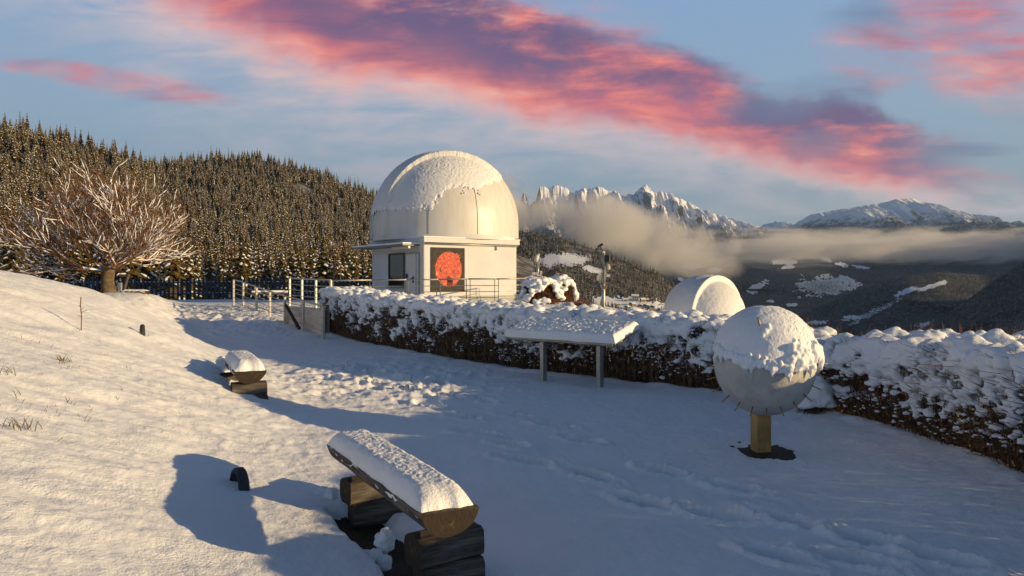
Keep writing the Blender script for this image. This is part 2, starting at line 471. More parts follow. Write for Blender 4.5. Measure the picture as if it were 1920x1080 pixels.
    for (x0, y0, rad, dep) in HOLLOWS:
        q = np.hypot(Vv[:, 0] - x0, Vv[:, 1] - y0) / rad * (1 + .5 * fbm(Vv[:, 0] * 7, Vv[:, 1] * 7, o=3, seed=92))
        bare = np.maximum(bare, sst(q, .95, .7) * (dep == .012))
    for (x0, y0, x1, y1, wd, dep) in TRENCHES:
        L = math.hypot(x1 - x0, y1 - y0); ux, uy = (x1 - x0) / L, (y1 - y0) / L
        u = (Vv[:, 0] - x0) * ux + (Vv[:, 1] - y0) * uy; v = -(Vv[:, 0] - x0) * uy + (Vv[:, 1] - y0) * ux
        q = np.maximum(np.abs(v) / wd, np.maximum(-u, u - L) / wd) * (1 + .2 * fbm(Vv[:, 0] * 6, Vv[:, 1] * 6, o=2, seed=93))
        bare = np.maximum(bare, sst(q, .86, .72))
    me = mesh_np('ground', Vv, Q, [SNOWGROUND], None, True)
    at = me.attributes.new('bare', 'FLOAT', 'POINT'); at.data.foreach_set('value', bare.astype(np.float32))
    return tag(link('ground', me), kind='structure')
def m_sg(bs):
    m_snow(bs, 1.0, 1.0)
    base_ = [l.from_socket for l in X.nt.links if l.to_socket == bs.inputs['Base Color']][0]
    n = X.nt.nodes.new('ShaderNodeAttribute'); n.attribute_name = 'bare'
    f = X(n.outputs['Fac']); o = geo('Position')
    nz = noise(o, 26, 4, .65)
    litter = ramp(noise(o, 60, 3, .7), [(.3, (.012, .009, .006)), (.5, (.05, .034, .018)), (.7, (.11, .08, .045))])
    fac = smooth(f + (nz - .5) * .95, .42, .58)
    setc(bs, 'Base Color', mixc(fac, X(base_), litter))
SNOWGROUND = material('snow_over_soil', m_sg)
# benches, post and ring need their places first
B1A, B1B = Vector((-1.36, 5.95, 0)), Vector((-.36, 4.22, 0))
HOLLOWS = [(2.60, 7.6, .36, .012), (-4.1, 10.75, .42, .04), (.6, 12.9, .3, .02), (1.45, 12.1, .3, .02)]
TRENCHES = [(-1.12, 5.50, -.44, 4.22, .20, .11), (-.50, 3.95, -.30, 3.98, .20, .10)]
near_ground()

# ------------------------------------------------------------------ far landscape
def sheet(name, pxs, ridge_py, foot_py, d_foot, d_ridge, rows, mat, power=1.0, amp=0, freq=.01, seed=0, back=True, kind='structure', ripple=0):
    """a slope seen from the terrace: foot and ridge given as elevations, real distances between them"""
    c = np.linspace(0, 1, rows)
    PX, T = np.meshgrid(pxs, c)
    rp = ridge_py(PX); fp = foot_py(PX)
    D = d_foot(PX) + (d_ridge(PX) - d_foot(PX)) * T ** power
    PY = fp + (rp - fp) * T
    w = np.sin(np.pi * np.clip(T, 0, 1))
    Xw = (PX - 960) / F * D
    rel_ = fbm(Xw * freq, D * freq, o=4, seed=seed)
    D = D * (1 + amp * rel_ * w)
    Xw = (PX - 960) / F * D; Zw = EYE - (PY - HOR) / F * D + ripple * fbm(Xw * .02, D * .02, o=3, seed=seed + 3)
    Vv = np.stack([Xw, D, Zw], -1)
    if back:
        last = Vv[-1].copy(); ex = []
        for s_, dr in ((1.08, .03), (1.25, .12)):
            q = last.copy(); q[:, :2] *= s_; q[:, 2] -= dr * last[:, 1]; ex.append(q)
        Vv = np.concatenate([Vv, np.array(ex)])
    nr, nc = Vv.shape[:2]; idx = np.arange(nr * nc).reshape(nr, nc)
    Q = np.stack([idx[:-1, :-1], idx[:-1, 1:], idx[1:, 1:], idx[1:, :-1]], -1).reshape(-1, 4)
    me = mesh_np(name, Vv.reshape(-1, 3), Q, [mat], None, True)
    o = tag(link(name, me), kind=kind)
    grid = Vv[:rows]
    def at(px, t):
        i = np.interp(px, pxs, np.arange(len(pxs))); j = np.clip(t, 0, 1) * (rows - 1)
        i0 = np.clip(i.astype(int), 0, len(pxs) - 2); j0 = np.clip(j.astype(int), 0, rows - 2)
        fi = (i - i0)[:, None]; fj = (j - j0)[:, None]
        return (grid[j0, i0] * (1 - fi) * (1 - fj) + grid[j0, i0 + 1] * fi * (1 - fj) + grid[j0 + 1, i0] * (1 - fi) * fj + grid[j0 + 1, i0 + 1] * fi * fj)
    return o, at, (ridge_py, foot_py)
def interp(*pts):
    xs = [p[0] for p in pts]; ys = [p[1] for p in pts]
    return lambda v: np.interp(v, xs, ys)
const = lambda c: (lambda v: np.full_like(np.asarray(v, float), c))

def m_forestfloor(bs):
    o = geo('Position')
    n = noise(o, .06, 5, .65)
    setc(bs, 'Base Color', mixc(smooth(n, .42, .62), (.04, .034, .022), (.22, .22, .23))); setc(bs, 'Roughness', .95)
FLOOR = material('forest_floor', m_forestfloor)
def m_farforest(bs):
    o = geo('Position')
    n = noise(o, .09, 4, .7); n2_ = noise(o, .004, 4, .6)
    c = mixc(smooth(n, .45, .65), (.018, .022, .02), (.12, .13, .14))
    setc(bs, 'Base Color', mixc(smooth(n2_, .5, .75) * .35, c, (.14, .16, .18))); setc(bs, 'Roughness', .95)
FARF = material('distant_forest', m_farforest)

# needles and snow of the conifers
def m_needle(bs, a, b_):
    n = X.nt.nodes.new('ShaderNodeObjectInfo'); r_ = X(n.outputs['Random'])
    o = geo('Position')
    setc(bs, 'Base Color', mixc((r_ * .6 + noise(o, .25, 3) * .4), a, b_)); setc(bs, 'Roughness', .9)
    bs.inputs['Specular IOR Level'].default_value = .1
NEEDLE = material('spruce_needles', lambda b: m_needle(b, (.044, .044, .011), (.16, .105, .028)))
LARCH = material('bare_larch', lambda b: m_needle(b, (.11, .06, .03), (.16, .10, .05)))
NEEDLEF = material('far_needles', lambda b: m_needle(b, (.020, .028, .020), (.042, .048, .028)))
TRUNK = simple('conifer_trunk', (.08, .055, .04), .95)
def conifer(name, whorls, per, seed, snow=.5, H=12.0, rad=2.1, needle=None, detail=2):
    rs = np.random.default_rng(seed)
    Vv, Ff, Mi = [], [], []
    def addq(p_, m_):
        k0 = len(Vv); Vv.extend(p_); Ff.append(tuple(range(k0, k0 + len(p_)))); Mi.append(m_)
    for i in range(whorls):
        t = i / (whorls - 1); z0 = H * (.06 + .9 * t)
        rr = rad * (1 - t) ** .85 * rs.uniform(.82, 1.12) + .12
        n = max(4, int(per * (1 - .45 * t)))
        a0 = rs.uniform(0, 6.28)
        for j in range(n):
            a = a0 + 6.283 * (j + rs.uniform(-.3, .3)) / n; L = rr * rs.uniform(.7, 1.12)
            ca, sa = math.cos(a), math.sin(a); w = L * rs.uniform(.24, .36) + .1
            dr = L * rs.uniform(.22, .5)
            zz = z0 + rs.uniform(-.2, .2)
            def pt(u, v, dz_): return (ca * u - sa * v, sa * u + ca * v, zz + dz_)
            p0 = pt(0, 0, .12 * L); l1 = pt(L * .45, w, -dr * .35 - .1); r1 = pt(L * .45, -w, -dr * .35 - .1); m1 = pt(L * .5, 0, -dr * .22 + .05); tip = pt(L, 0, -dr)
            addq([p0, l1, m1], 0); addq([p0, m1, r1], 0); addq([m1, l1, tip], 0); addq([m1, tip, r1], 0)
            if detail > 1:
                addq([l1, pt(L * .6, w * .7, -dr * .9 - .35), m1], 0); addq([r1, m1, pt(L * .6, -w * .7, -dr * .9 - .35)], 0)
            if rs.random() < snow:
                e = .07; u0 = rs.uniform(.25, .5)
                q0 = pt(L * u0, 0, .12 * L * (1 - u0) + e - dr * .1); q1 = pt(L * .72, w * .5, -dr * .5 + e); q2 = pt(L * .97, 0, -dr * .95 + e); q3 = pt(L * .72, -w * .5, -dr * .5 + e)
                hi = pt(L * .68, 0, -dr * .38 + e + .12)
                for tri in ((q0, q1, hi), (q1, q2, hi), (q2, q3, hi), (q3, q0, hi)): addq(list(tri), 1)
    for j in range(4):
        a, b_ = j * math.pi / 2, (j + 1) * math.pi / 2; r_ = .16
        addq([(r_ * math.cos(a), r_ * math.sin(a), -1), (r_ * math.cos(b_), r_ * math.sin(b_), -1), (0, 0, H)], 2)
    addq([(.25, 0, H * .93), (-.12, .2, H * .93), (0, 0, H * 1.03)], 0); addq([(-.12, -.2, H * .93), (.25, 0, H * .93), (0, 0, H * 1.03)], 0)
    me = mesh_np(name, Vv, Ff, [needle or NEEDLE, SNOW_F, TRUNK], Mi)
    return me
SPR = [conifer('spruce_mesh', 15, 9, 10 + i, snow=[.4, .6, .28, .45][i], rad=[2.9, 2.4, 3.2, 2.7][i], H=10.6) for i in range(4)]
LAR = [conifer('larch_mesh', 13, 9, 40, snow=.35, needle=LARCH, rad=1.9)]
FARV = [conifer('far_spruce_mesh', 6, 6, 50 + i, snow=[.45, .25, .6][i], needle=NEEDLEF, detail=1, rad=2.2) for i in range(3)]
def scatter(name, pts, scl, variants, label):
    """a wood too large to count: one object whose points carry the trees"""
    me = bpy.data.meshes.new(name); me.vertices.add(len(pts)); me.vertices.foreach_set('co', np.asarray(pts, np.float32).ravel())
    a = me.attributes.new('size', 'FLOAT', 'POINT'); a.data.foreach_set('value', np.asarray(scl, np.float32))
    rs = np.random.default_rng(len(pts))
    a = me.attributes.new('turn', 'FLOAT_VECTOR', 'POINT'); t = np.zeros((len(pts), 3), np.float32); t[:, 2] = rs.uniform(0, 6.28, len(pts)); a.data.foreach_set('vector', t.ravel())
    a = me.attributes.new('pick', 'INT', 'POINT'); a.data.foreach_set('value', rs.integers(0, len(variants), len(pts)).astype(np.int32))
    o = link(name, me)
    g = bpy.data.node_groups.new(name, 'GeometryNodeTree')
    g.interface.new_socket('Geometry', in_out='INPUT', socket_type='NodeSocketGeometry'); g.interface.new_socket('Geometry', in_out='OUTPUT', socket_type='NodeSocketGeometry')
    N = g.nodes; gi = N.new('NodeGroupInput'); go = N.new('NodeGroupOutput')
    j = N.new('GeometryNodeJoinGeometry')
    for v in reversed(variants):
        vo = bpy.data.objects.new(v.name + '_source', v)
        oi = N.new('GeometryNodeObjectInfo'); oi.inputs['Object'].default_value = vo; oi.inputs['As Instance'].default_value = True
        g.links.new(oi.outputs['Geometry'], j.inputs[0])
    ip = N.new('GeometryNodeInstanceOnPoints'); ip.inputs['Pick Instance'].default_value = True
    g.links.new(gi.outputs[0], ip.inputs['Points']); g.links.new(j.outputs[0], ip.inputs['Instance'])
    for nm, ty, key in (('size', 'FLOAT', 'Scale'), ('turn', 'FLOAT_VECTOR', 'Rotation'), ('pick', 'INT', 'Instance Index')):
        na = N.new('GeometryNodeInputNamedAttribute'); na.data_type = ty; na.inputs[0].default_value = nm
        g.links.new(na.outputs[0], ip.inputs[key])
    g.links.new(ip.outputs[0], go.inputs[0])
    m_ = o.modifiers.new('trees', 'NODES'); m_.node_group = g
    return tag(o, label, 'forest', kind='stuff')

def density_pick(at, n, px0, px1, dfun, keep, rs, d_ref):
    """pick trees evenly over the ground (not over the picture)"""
    px = rs.uniform(px0, px1, n * 6); t = rs.uniform(0, 1, n * 6)
    p = at(px, t); q = at(px, np.minimum(t + .01, 1)); q0 = at(px, np.maximum(t - .01, 0))
    area = np.linalg.norm(q - q0, axis=1) * p[:, 1]
    ok = rs.uniform(0, 1, len(px)) < area / np.quantile(area, .97)
    py = HOR - (p[:, 2] - EYE) / p[:, 1] * F
    ok &= keep(px, py)
    return p[ok][:n]

# wooded hill on the left
lr = interp((-1200, 120), (-500, 170), (0, 243), (60, 248), (100, 262), (200, 282), (250, 300), (290, 310), (330, 308), (400, 300), (480, 298), (560, 316), (640, 343), (710, 372), (800, 405), (900, 450), (1000, 490))
ld = interp((-1200, 380), (0, 430), (250, 520), (300, 640), (480, 700), (1000, 850))
o_, left_at, _ = sheet('wooded_hill', np.linspace(-1200, 1000, 220), lr, const(600.), const(95.), ld, 90, FLOOR, power=1.0, amp=.10, freq=.012, seed=5)
rs = np.random.default_rng(11)
clr = lambda px, py: ~((np.hypot((px - 560) / 22, (py - 352) / 7) < 1) | (np.hypot((px - 575) / 14, (py - 362) / 5) < 1))
lp = density_pick(left_at, 8500, -700, 900, None, clr, rs, 400)
seen = (lp[:, 1] > 125)
lp = lp[seen]
order = np.argsort(lp[:, 1] + 1e4 * ((lp[:, 0] / lp[:, 1] * F + 960 < -20) | (lp[:, 0] / lp[:, 1] * F + 960 > 705)))
near300, rest = lp[order[:300]], lp[order[300:]]
SPL = ['snow-dusted olive green spruce on the wooded slope behind the dark picket fence', 'heavily snowed spruce on the wooded slope behind the dark picket fence',
       'broad spruce with little snow on the wooded slope behind the dark picket fence', 'mid green spruce flecked with snow on the slope behind the picket fence']
rs = np.random.default_rng(4)
for p in near300:
    larch = rs.random() < .09; v = rs.integers(0, 4)
    s_ = .45 + .85 * rs.random() ** .8
    o = link('larch_tree' if larch else 'spruce_tree', LAR[0] if larch else SPR[v], None, p - np.array([0, 0, .3]), rs.uniform(0, 6.28)); o.scale = (s_ * rs.uniform(1.0, 1.45),) * 2 + (s_,)
    ppx = p[0] / p[1] * F + 960
    where = next(w_ for lim_, w_ in ((15, 'at the left edge of the hill'), (70, 'behind the left tips of the bare tree'), (130, 'behind the left boughs of the bare tree'), (195, 'behind the middle of the bare tree'), (250, 'above the log chair'), (320, 'behind the right boughs of the bare tree'), (375, 'just right of the bare tree'), (440, 'above the picket fence'), (505, 'above the start of the sloping railing'), (570, 'above the upper railing corner'), (640, 'above the left end of the hedge'), (1e9, 'left of the observatory canopy')) if ppx < lim_)
    row = ('lowest row' if p[1] < 160 else 'second row' if p[1] < 200 else 'third row' if p[1] < 240 else 'upper rows')
    kind_ = 'russet bare larch' if larch else ('snow-dusted olive spruce', 'heavily snowed slim spruce', 'broad spruce with little snow', 'snow-flecked green spruce')[v]
    size_ = 'tall' if s_ > 1.0 else ''
    tag(o, ' '.join((size_ + ' ' + kind_ + ', ' + row + ', ' + where).split()), 'tree', 'conifers on the slope behind the fence')
rest = rest[rs.random(len(rest)) < 1.1]
scatter('forest', rest, .4 + .75 * rs.random(len(rest)) ** .8, SPR + SPR + LAR, 'dense snow-dusted conifer forest covering the hill on the left')

# wooded ridge behind the observatory, with pasture and village
mr = interp((600, 400), (880, 408), (960, 430), (1050, 446), (1150, 480), (1230, 512), (1290, 553), (1340, 606), (1420, 660))
o_, mid_at, _ = sheet('wooded_ridge', np.linspace(600, 1420, 180), mr, const(680.), const(640.), interp((600, 1700), (960, 1500), (1420, 1250)), 90, FLOOR, power=1.0, amp=.05, freq=.006, seed=15)
rs = np.random.default_rng(12)
def pasture(px, py):
    a = np.hypot((px - 1055) / 48, (py - 490) / 14) < 1
    a |= np.hypot((px - 1105) / 26, (py - 505 - (px - 1105) * .3) / 7) < 1
    a |= np.hypot((px - 1190) / 62, (py - 572 - (px - 1190) * .12) / 14) < 1
    a |= np.hypot((px - 1140) / 30, (py - 566) / 9) < 1
    return a
mp = density_pick(mid_at, 9000, 700, 1400, None, lambda px, py: ~pasture(px, py), rs, 1000)
scatter('forest', mp, rs.uniform(.7, 1.15, len(mp)), SPR[:2] + FARV, 'conifer forest on the ridge to the right of the observatory')
def patch(at_inv, name, polys, mat, lift=.8):
    """open snowfields laid on a slope: a sheet following it"""
    pass
def field(at, ridge, foot, rowsT, px0, px1, py0, py1, mask, mat, name, lift, nx=260, ny=110):
    pxs = np.linspace(px0, px1, nx); pys = np.linspace(py0, py1, ny)
    PX, PY = np.meshgrid(pxs, pys)
    T = (foot(PX) - PY) / (foot(PX) - ridge(PX))
    Vv = at(PX.ravel(), T.ravel()); Vv[:, 2] += lift
    idx = np.arange(nx * ny).reshape(ny, nx)
    Q = np.stack([idx[1:, :-1], idx[1:, 1:], idx[:-1, 1:], idx[:-1, :-1]], -1).reshape(-1, 4)
    cx = PX.ravel()[Q].mean(1); cy = PY.ravel()[Q].mean(1)
    Q = Q[mask(cx, cy)]
    used, inv = np.unique(Q, return_inverse=True)
    me = mesh_np(name, Vv[used], inv.reshape(-1, 4), [mat], None, True)
    return tag(link(name, me), kind='structure')
wob = lambda px, py: fbm(px * .06, py * .12, o=3, seed=70) * .6 + fbm(px * .25, py * .5, o=3, seed=71) * .5
def ell(px, py, cx, cy, rx, ry, sk=0): return np.hypot((px - cx) / rx, (py - cy - sk * (px - cx)) / ry) + wob(px, py) < 1
field(mid_at, mr, const(680.), 90, 990, 1270, 460, 600, lambda x, y: ell(x, y, 1055, 488, 50, 13) | ell(x, y, 1110, 506, 24, 6, .3) | ell(x, y, 1190, 572, 64, 13, .12) | ell(x, y, 1140, 566, 30, 9), SNOW_F, 'snow_field', .8)

# far side of the valley
v1r = interp((700, 466), (1150, 470), (1400, 462), (1700, 458), (2100, 462), (2600, 440))
v1f = const(700.)
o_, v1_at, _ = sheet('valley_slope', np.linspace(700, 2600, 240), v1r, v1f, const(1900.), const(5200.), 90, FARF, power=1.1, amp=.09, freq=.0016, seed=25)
def clear1(x, y):
    a = ell(x, y, 1470, 492, 26, 5) | ell(x, y, 1478, 502, 12, 3) | ell(x, y, 1550, 487, 12, 3.5, .3) | ell(x, y, 1577, 497, 15, 4, .2) | ell(x, y, 1615, 502, 18, 3.5, .15)
    a |= ell(x, y, 1545, 538, 52, 17) | ell(x, y, 1420, 540, 20, 8, -.4) | ell(x, y, 1590, 527, 20, 9, .5) | ell(x, y, 1300, 500, 18, 5) | ell(x, y, 1340, 508, 14, 5)
    a |= ell(x, y, 1485, 572, 10, 3) | ell(x, y, 1445, 566, 8, 2.5)
    return a
field(v1_at, v1r, v1f, 90, 1260, 1660, 478, 590, clear1, SNOW_F, 'snow_field', 3.0, 520, 150)
rs = np.random.default_rng(13)
rocky = lambda px, py: (ell(px, py, 1545, 538, 52, 17)) & (rs.random(len(px)) < .35)
rk = v1_at(rs.normal(1545, 30, 1500), (700 - rs.normal(540, 10, 1500)) / 240)
vp = density_pick(v1_at, 15000, 1200, 2100, None, lambda px, py: (~clear1(px, py)) | rocky(px, py), rs, 3000)
vp = np.concatenate([vp, rk])
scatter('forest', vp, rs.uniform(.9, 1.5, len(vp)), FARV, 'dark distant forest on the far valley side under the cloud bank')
# mid ridge and right-hand slope, in shade
v2r = interp((1250, 680), (1400, 625), (1480, 600), (1560, 565), (1640, 535), (1700, 517), (1760, 510), (1850, 516), (1950, 500), (2400, 480))
o_, v2_at, _ = sheet('middle_ridge', np.linspace(1250, 2400, 160), v2r, const(720.), const(1300.), const(2500.), 80, FARF, power=1.0, amp=.10, freq=.003, seed=35)
def clear2(x, y):
    return ell(x, y, 1778, 612, 60, 10, -.05) | ell(x, y, 1810, 600, 30, 7, -.25) | ell(x, y, 1700, 548, 22, 5, -.3) | ell(x, y, 1600, 596, 18, 4) | ell(x, y, 1745, 538, 30, 4, -.3) | ell(x, y, 1532, 606, 20, 4)| ell(x, y, 1640, 585, 40, 6,-.5) & (np.random.default_rng(3).random(np.shape(x)) < .5)
field(v2_at, v2r, const(720.), 80, 1500, 1900, 525, 640, clear2, SNOW_F, 'snow_field', 1.5, 420, 140)
rs = np.random.default_rng(14)
vp = density_pick(v2_at, 12000, 1300, 2200, None, lambda px, py: ~clear2(px, py), rs, 2000)
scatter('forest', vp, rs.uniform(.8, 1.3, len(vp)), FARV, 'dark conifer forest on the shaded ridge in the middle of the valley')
v3r = interp((1500, 720), (1640, 655), (1740, 610), (1800, 572), (1860, 528), (1920, 492), (2000, 450), (2300, 380), (2700, 340))
o_, v3_at, _ = sheet('shaded_slope', np.linspace(1500, 2700, 140), v3r, const(760.), const(850.), const(1650.), 80, FARF, power=1.0, amp=.08, freq=.005, seed=45)
rs = np.random.default_rng(15)
vp = density_pick(v3_at, 10000, 1560, 2300, None, lambda px, py: px > 0, rs, 1200)
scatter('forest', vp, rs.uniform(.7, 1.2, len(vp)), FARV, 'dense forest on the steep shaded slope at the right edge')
# valley floor joining everything down below
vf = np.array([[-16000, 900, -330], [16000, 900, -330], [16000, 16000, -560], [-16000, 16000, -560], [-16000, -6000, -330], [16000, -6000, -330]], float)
tag(link('valley_floor', mesh_np('valley_floor', vf, [(0, 1, 2, 3), (4, 5, 1, 0)], [FARF])), kind='structure')

# the mountain flank beyond the right edge whose shade lies over the valley
nx_, ny_ = 60, 40
yy, tt_ = np.meshgrid(np.linspace(-2500, 5600, nx_), np.linspace(-1, 1, ny_))
hh = np.interp(yy, [-2500, 500, 1500, 3000, 4600, 5600], [300, 420, 560, 640, 560, 250]) * (1 - np.abs(tt_)) ** .8 * (1 + .18 * fbm(yy * .0012, tt_ * 2, o=3, seed=77)) * 1.55 - 320
vv = np.stack([4700 + 1500 * tt_ + 200 * fbm(yy * .001, tt_ + 3, o=2, seed=78), yy, hh], -1)
ii = np.arange(nx_ * ny_).reshape(ny_, nx_); qq = np.stack([ii[:-1, :-1], ii[1:, :-1], ii[1:, 1:], ii[:-1, 1:]], -1).reshape(-1, 4)
tag(link('mountain_flank', mesh_np('mountain_flank', vv.reshape(-1, 3), qq, [FARF], None, True)), kind='structure')
# mountains
def m_mtn(bs):
    o = geo('Position'); x, y, z = sep(o); nx, ny, nz = sep(geo('Normal'))
    n = noise(vmap(o, scale=(1, 1, 2.2)), .006, 8, .68); nb = noise(o, .022, 5, .7)
    alt = smooth(z, 60, 420)
    rock = mixc(smooth(nb, .35, .65), (.12, .105, .10), (.30, .25, .21))
    f = smooth(nz + (n - .5) * .9 + smooth(x, 1500, 2300) * .12, .42, .56)
    c = mixc(f, rock, (.84, .86, .90))
    tree = mixc(smooth(nb, .5, .62), (.03, .035, .04), (.22, .24, .27))
    low = smooth(z + (n - .5) * 700 + smooth(x, 2600, 3600) * -230, 650, 430)
    setc(bs, 'Base Color', mixc(low, c, tree)); setc(bs, 'Roughness', .9)
MTN = material('mountain_rock_and_snow', m_mtn)
def mountain(name, px0, px1, ridge, dist, depth, base_py, seed, jag, nx=700, ny=150, rough=1.0, round_=1.0):
    PX, T = np.meshgrid(np.linspace(px0, px1, nx), np.linspace(0, 1.35, ny))
    rp = ridge(PX) 
    zr = EYE + (HOR - rp) / F * dist
    zb = EYE + (HOR - base_py) / F * dist
    xw = (PX - 960) / F * dist
    zr = zr + jag * fbm(xw * .011, xw * 0, o=5, seed=seed, g=.6, ridged=True) * sst(rp, base_py, base_py - 50)
    D = dist - depth * (1 - T)
    prof = np.where(T <= 1, np.clip(T, 0, 1) ** (1.25 * round_), 1 - (T - 1) * 1.6)
    Z = zb + (zr - zb) * prof
    k_ = np.sin(np.pi * np.clip(T, 0, 1)) ** .7
    Z += rough * k_ * np.clip(zr - zb, 0, 900) * .50 * (fbm(xw * .0026 + T * .5, T * 1.6, o=6, seed=seed + 1, g=.58, ridged=True) - .5)
    Xw = xw * (D / dist) ** .0
    Vv = np.stack([Xw, D, Z], -1).reshape(-1, 3); idx = np.arange(nx * ny).reshape(ny, nx)
    Q = np.stack([idx[:-1, :-1], idx[:-1, 1:], idx[1:, 1:], idx[1:, :-1]], -1).reshape(-1, 4)
    return tag(link(name, mesh_np(name, Vv, Q, [MTN], None, True)), kind='structure')
mountain('jagged_mountain', 880, 1480, interp((880, 430), (940, 405), (970, 388), (983, 358), (992, 384), (1004, 376), (1012, 352), (1040, 348), (1060, 350), (1075, 362), (1090, 356), (1125, 351), (1140, 358), (1155, 362), (1170, 372), (1190, 360), (1200, 350), (1212, 346), (1222, 356), (1240, 361), (1262, 367), (1290, 380), (1330, 400), (1370, 412), (1420, 424), (1480, 450)), 9000, 2600, 505, 3, 34)
mountain('distant_mountain', 1400, 1530, interp((1400, 440), (1430, 422), (1455, 415), (1485, 418), (1530, 440)), 12000, 2500, 490, 8, 20, 200, 60)
mountain('broad_mountain', 1440, 2500, interp((1440, 448), (1480, 425), (1520, 402), (1560, 395), (1620, 386), (1680, 374), (1710, 372), (1740, 382), (1800, 396), (1850, 410), (1900, 428), (1960, 436), (2200, 430), (2500, 420)), 10500, 3600, 508, 13, 14, 700, 150, rough=.75)
# ------------------------------------------------------------------ air and valley cloud
HAZE_D = 2.2e-5
def haze():
    b = B(); b.box((0, 3300, 600), (26000, 22800, 3000))   # bottom -900, top 2100
    def f(bs): pass
    m_ = bpy.data.materials.new('thin_air'); m_.use_nodes = True; n = m_.node_tree; n.nodes.clear()
    o_ = n.nodes.new('ShaderNodeOutputMaterial'); v = n.nodes.new('ShaderNodeVolumePrincipled')
    v.inputs['Color'].default_value = (.45, .66, 1.0, 1); v.inputs['Density'].default_value = HAZE_D; v.inputs['Anisotropy'].default_value = 0.2
    n.links.new(v.outputs[0], o_.inputs['Volume'])
    tag(b.build('haze', m_), 'thin blue air over the valley', 'haze', kind='stuff')
def cloud_mat(name, dens, scale, thr, seed, stretch=(1, 1, 1), col=(.90, .895, .89)):
    m_ = bpy.data.materials.new(name); m_.use_nodes = True; n = m_.node_tree; n.nodes.clear(); X.nt = n
    o_ = n.nodes.new('ShaderNodeOutputMaterial'); v = n.nodes.new('ShaderNodeVolumePrincipled')
    v.inputs['Color'].default_value = (*col, 1); v.inputs['Anisotropy'].default_value = .1
    obj = tc('Object')
    d = X.m('SUBTRACT', 1.0, X((lambda q: q)(_len(obj)).s))
    w = vmap(geo('Position'), scale=stretch, loc=(seed, seed * 2, 0))
    q = noise(w, scale, 7, .66, .8)
    den = smooth(d + (q - .5) * 3.6, thr + .05, thr + .60) * smooth(d, 0.0, .22) * dens
    n.links.new(den.s, v.inputs['Density']); n.links.new(v.outputs[0], o_.inputs['Volume'])
    return m_
def _len(v):
    n = X.nt.nodes.new('ShaderNodeVectorMath'); n.operation = 'LENGTH'; X.nt.links.new(v.s, n.inputs[0]); return X(n.outputs['Value'])
def cloud(name, px, py, d, rx, ry, rz, mat, label, roll=0):
    """rx, rz in pixels of the photograph at distance d, ry in metres of depth"""
    me = mesh_np(name, ICO2, ICO2F, [mat], None, True); o = link(name, me, None, P(px, py, d))
    o.scale = (rx / F * d * 1.1, ry, rz / F * d * 1.1); o.rotation_euler = (0, roll, 0)
    return tag(o, label, 'cloud', kind='stuff')
haze()
CM1 = cloud_mat('cloud_bank', .0080, .0048, .12, 3)
CM2 = cloud_mat('stratus', .0040, .0036, .12, 9, (1, 1, 4))
CM3 = cloud_mat('smoke', .008, .009, .2, 5)
cloud('cloud_bank', 1080, 408, 2300, 175, 300, 58, CM1, 'sunlit cloud bank rolling over the ridge beside the observatory', R(14))
cloud('cloud_bank', 1225, 452, 2500, 185, 340, 60, CM1, 'lower part of the sunlit cloud bank above the village ridge', R(16))
cloud('cloud_bank', 1010, 398, 2200, 120, 260, 56, CM1, 'pale top of the cloud bank in front of the jagged peaks')
cloud('cloud_puff', 1150, 388, 2350, 62, 90, 24, CM3, 'torn pale puff on top of the cloud bank below the jagged peaks', R(10))
cloud('cloud_puff', 1262, 424, 2500, 70, 100, 24, CM3, 'torn puff at the upper right shoulder of the cloud bank', R(12))
cloud('cloud_puff', 1330, 462, 2700, 80, 110, 26, CM3, 'puff where the cloud bank meets the flat cloud layer')
cloud('stratus_cloud', 1430, 466, 3600, 250, 600, 38, CM2, 'flat cloud layer below the broad mountain, left part')
cloud('stratus_cloud', 1740, 461, 4000, 440, 700, 36, CM2, 'flat cloud layer below the broad mountain, right part')
cloud('smoke_cloud', 955, 345, 1900, 60, 120, 24, CM3, 'grey wisp of cloud beside the observatory dome')
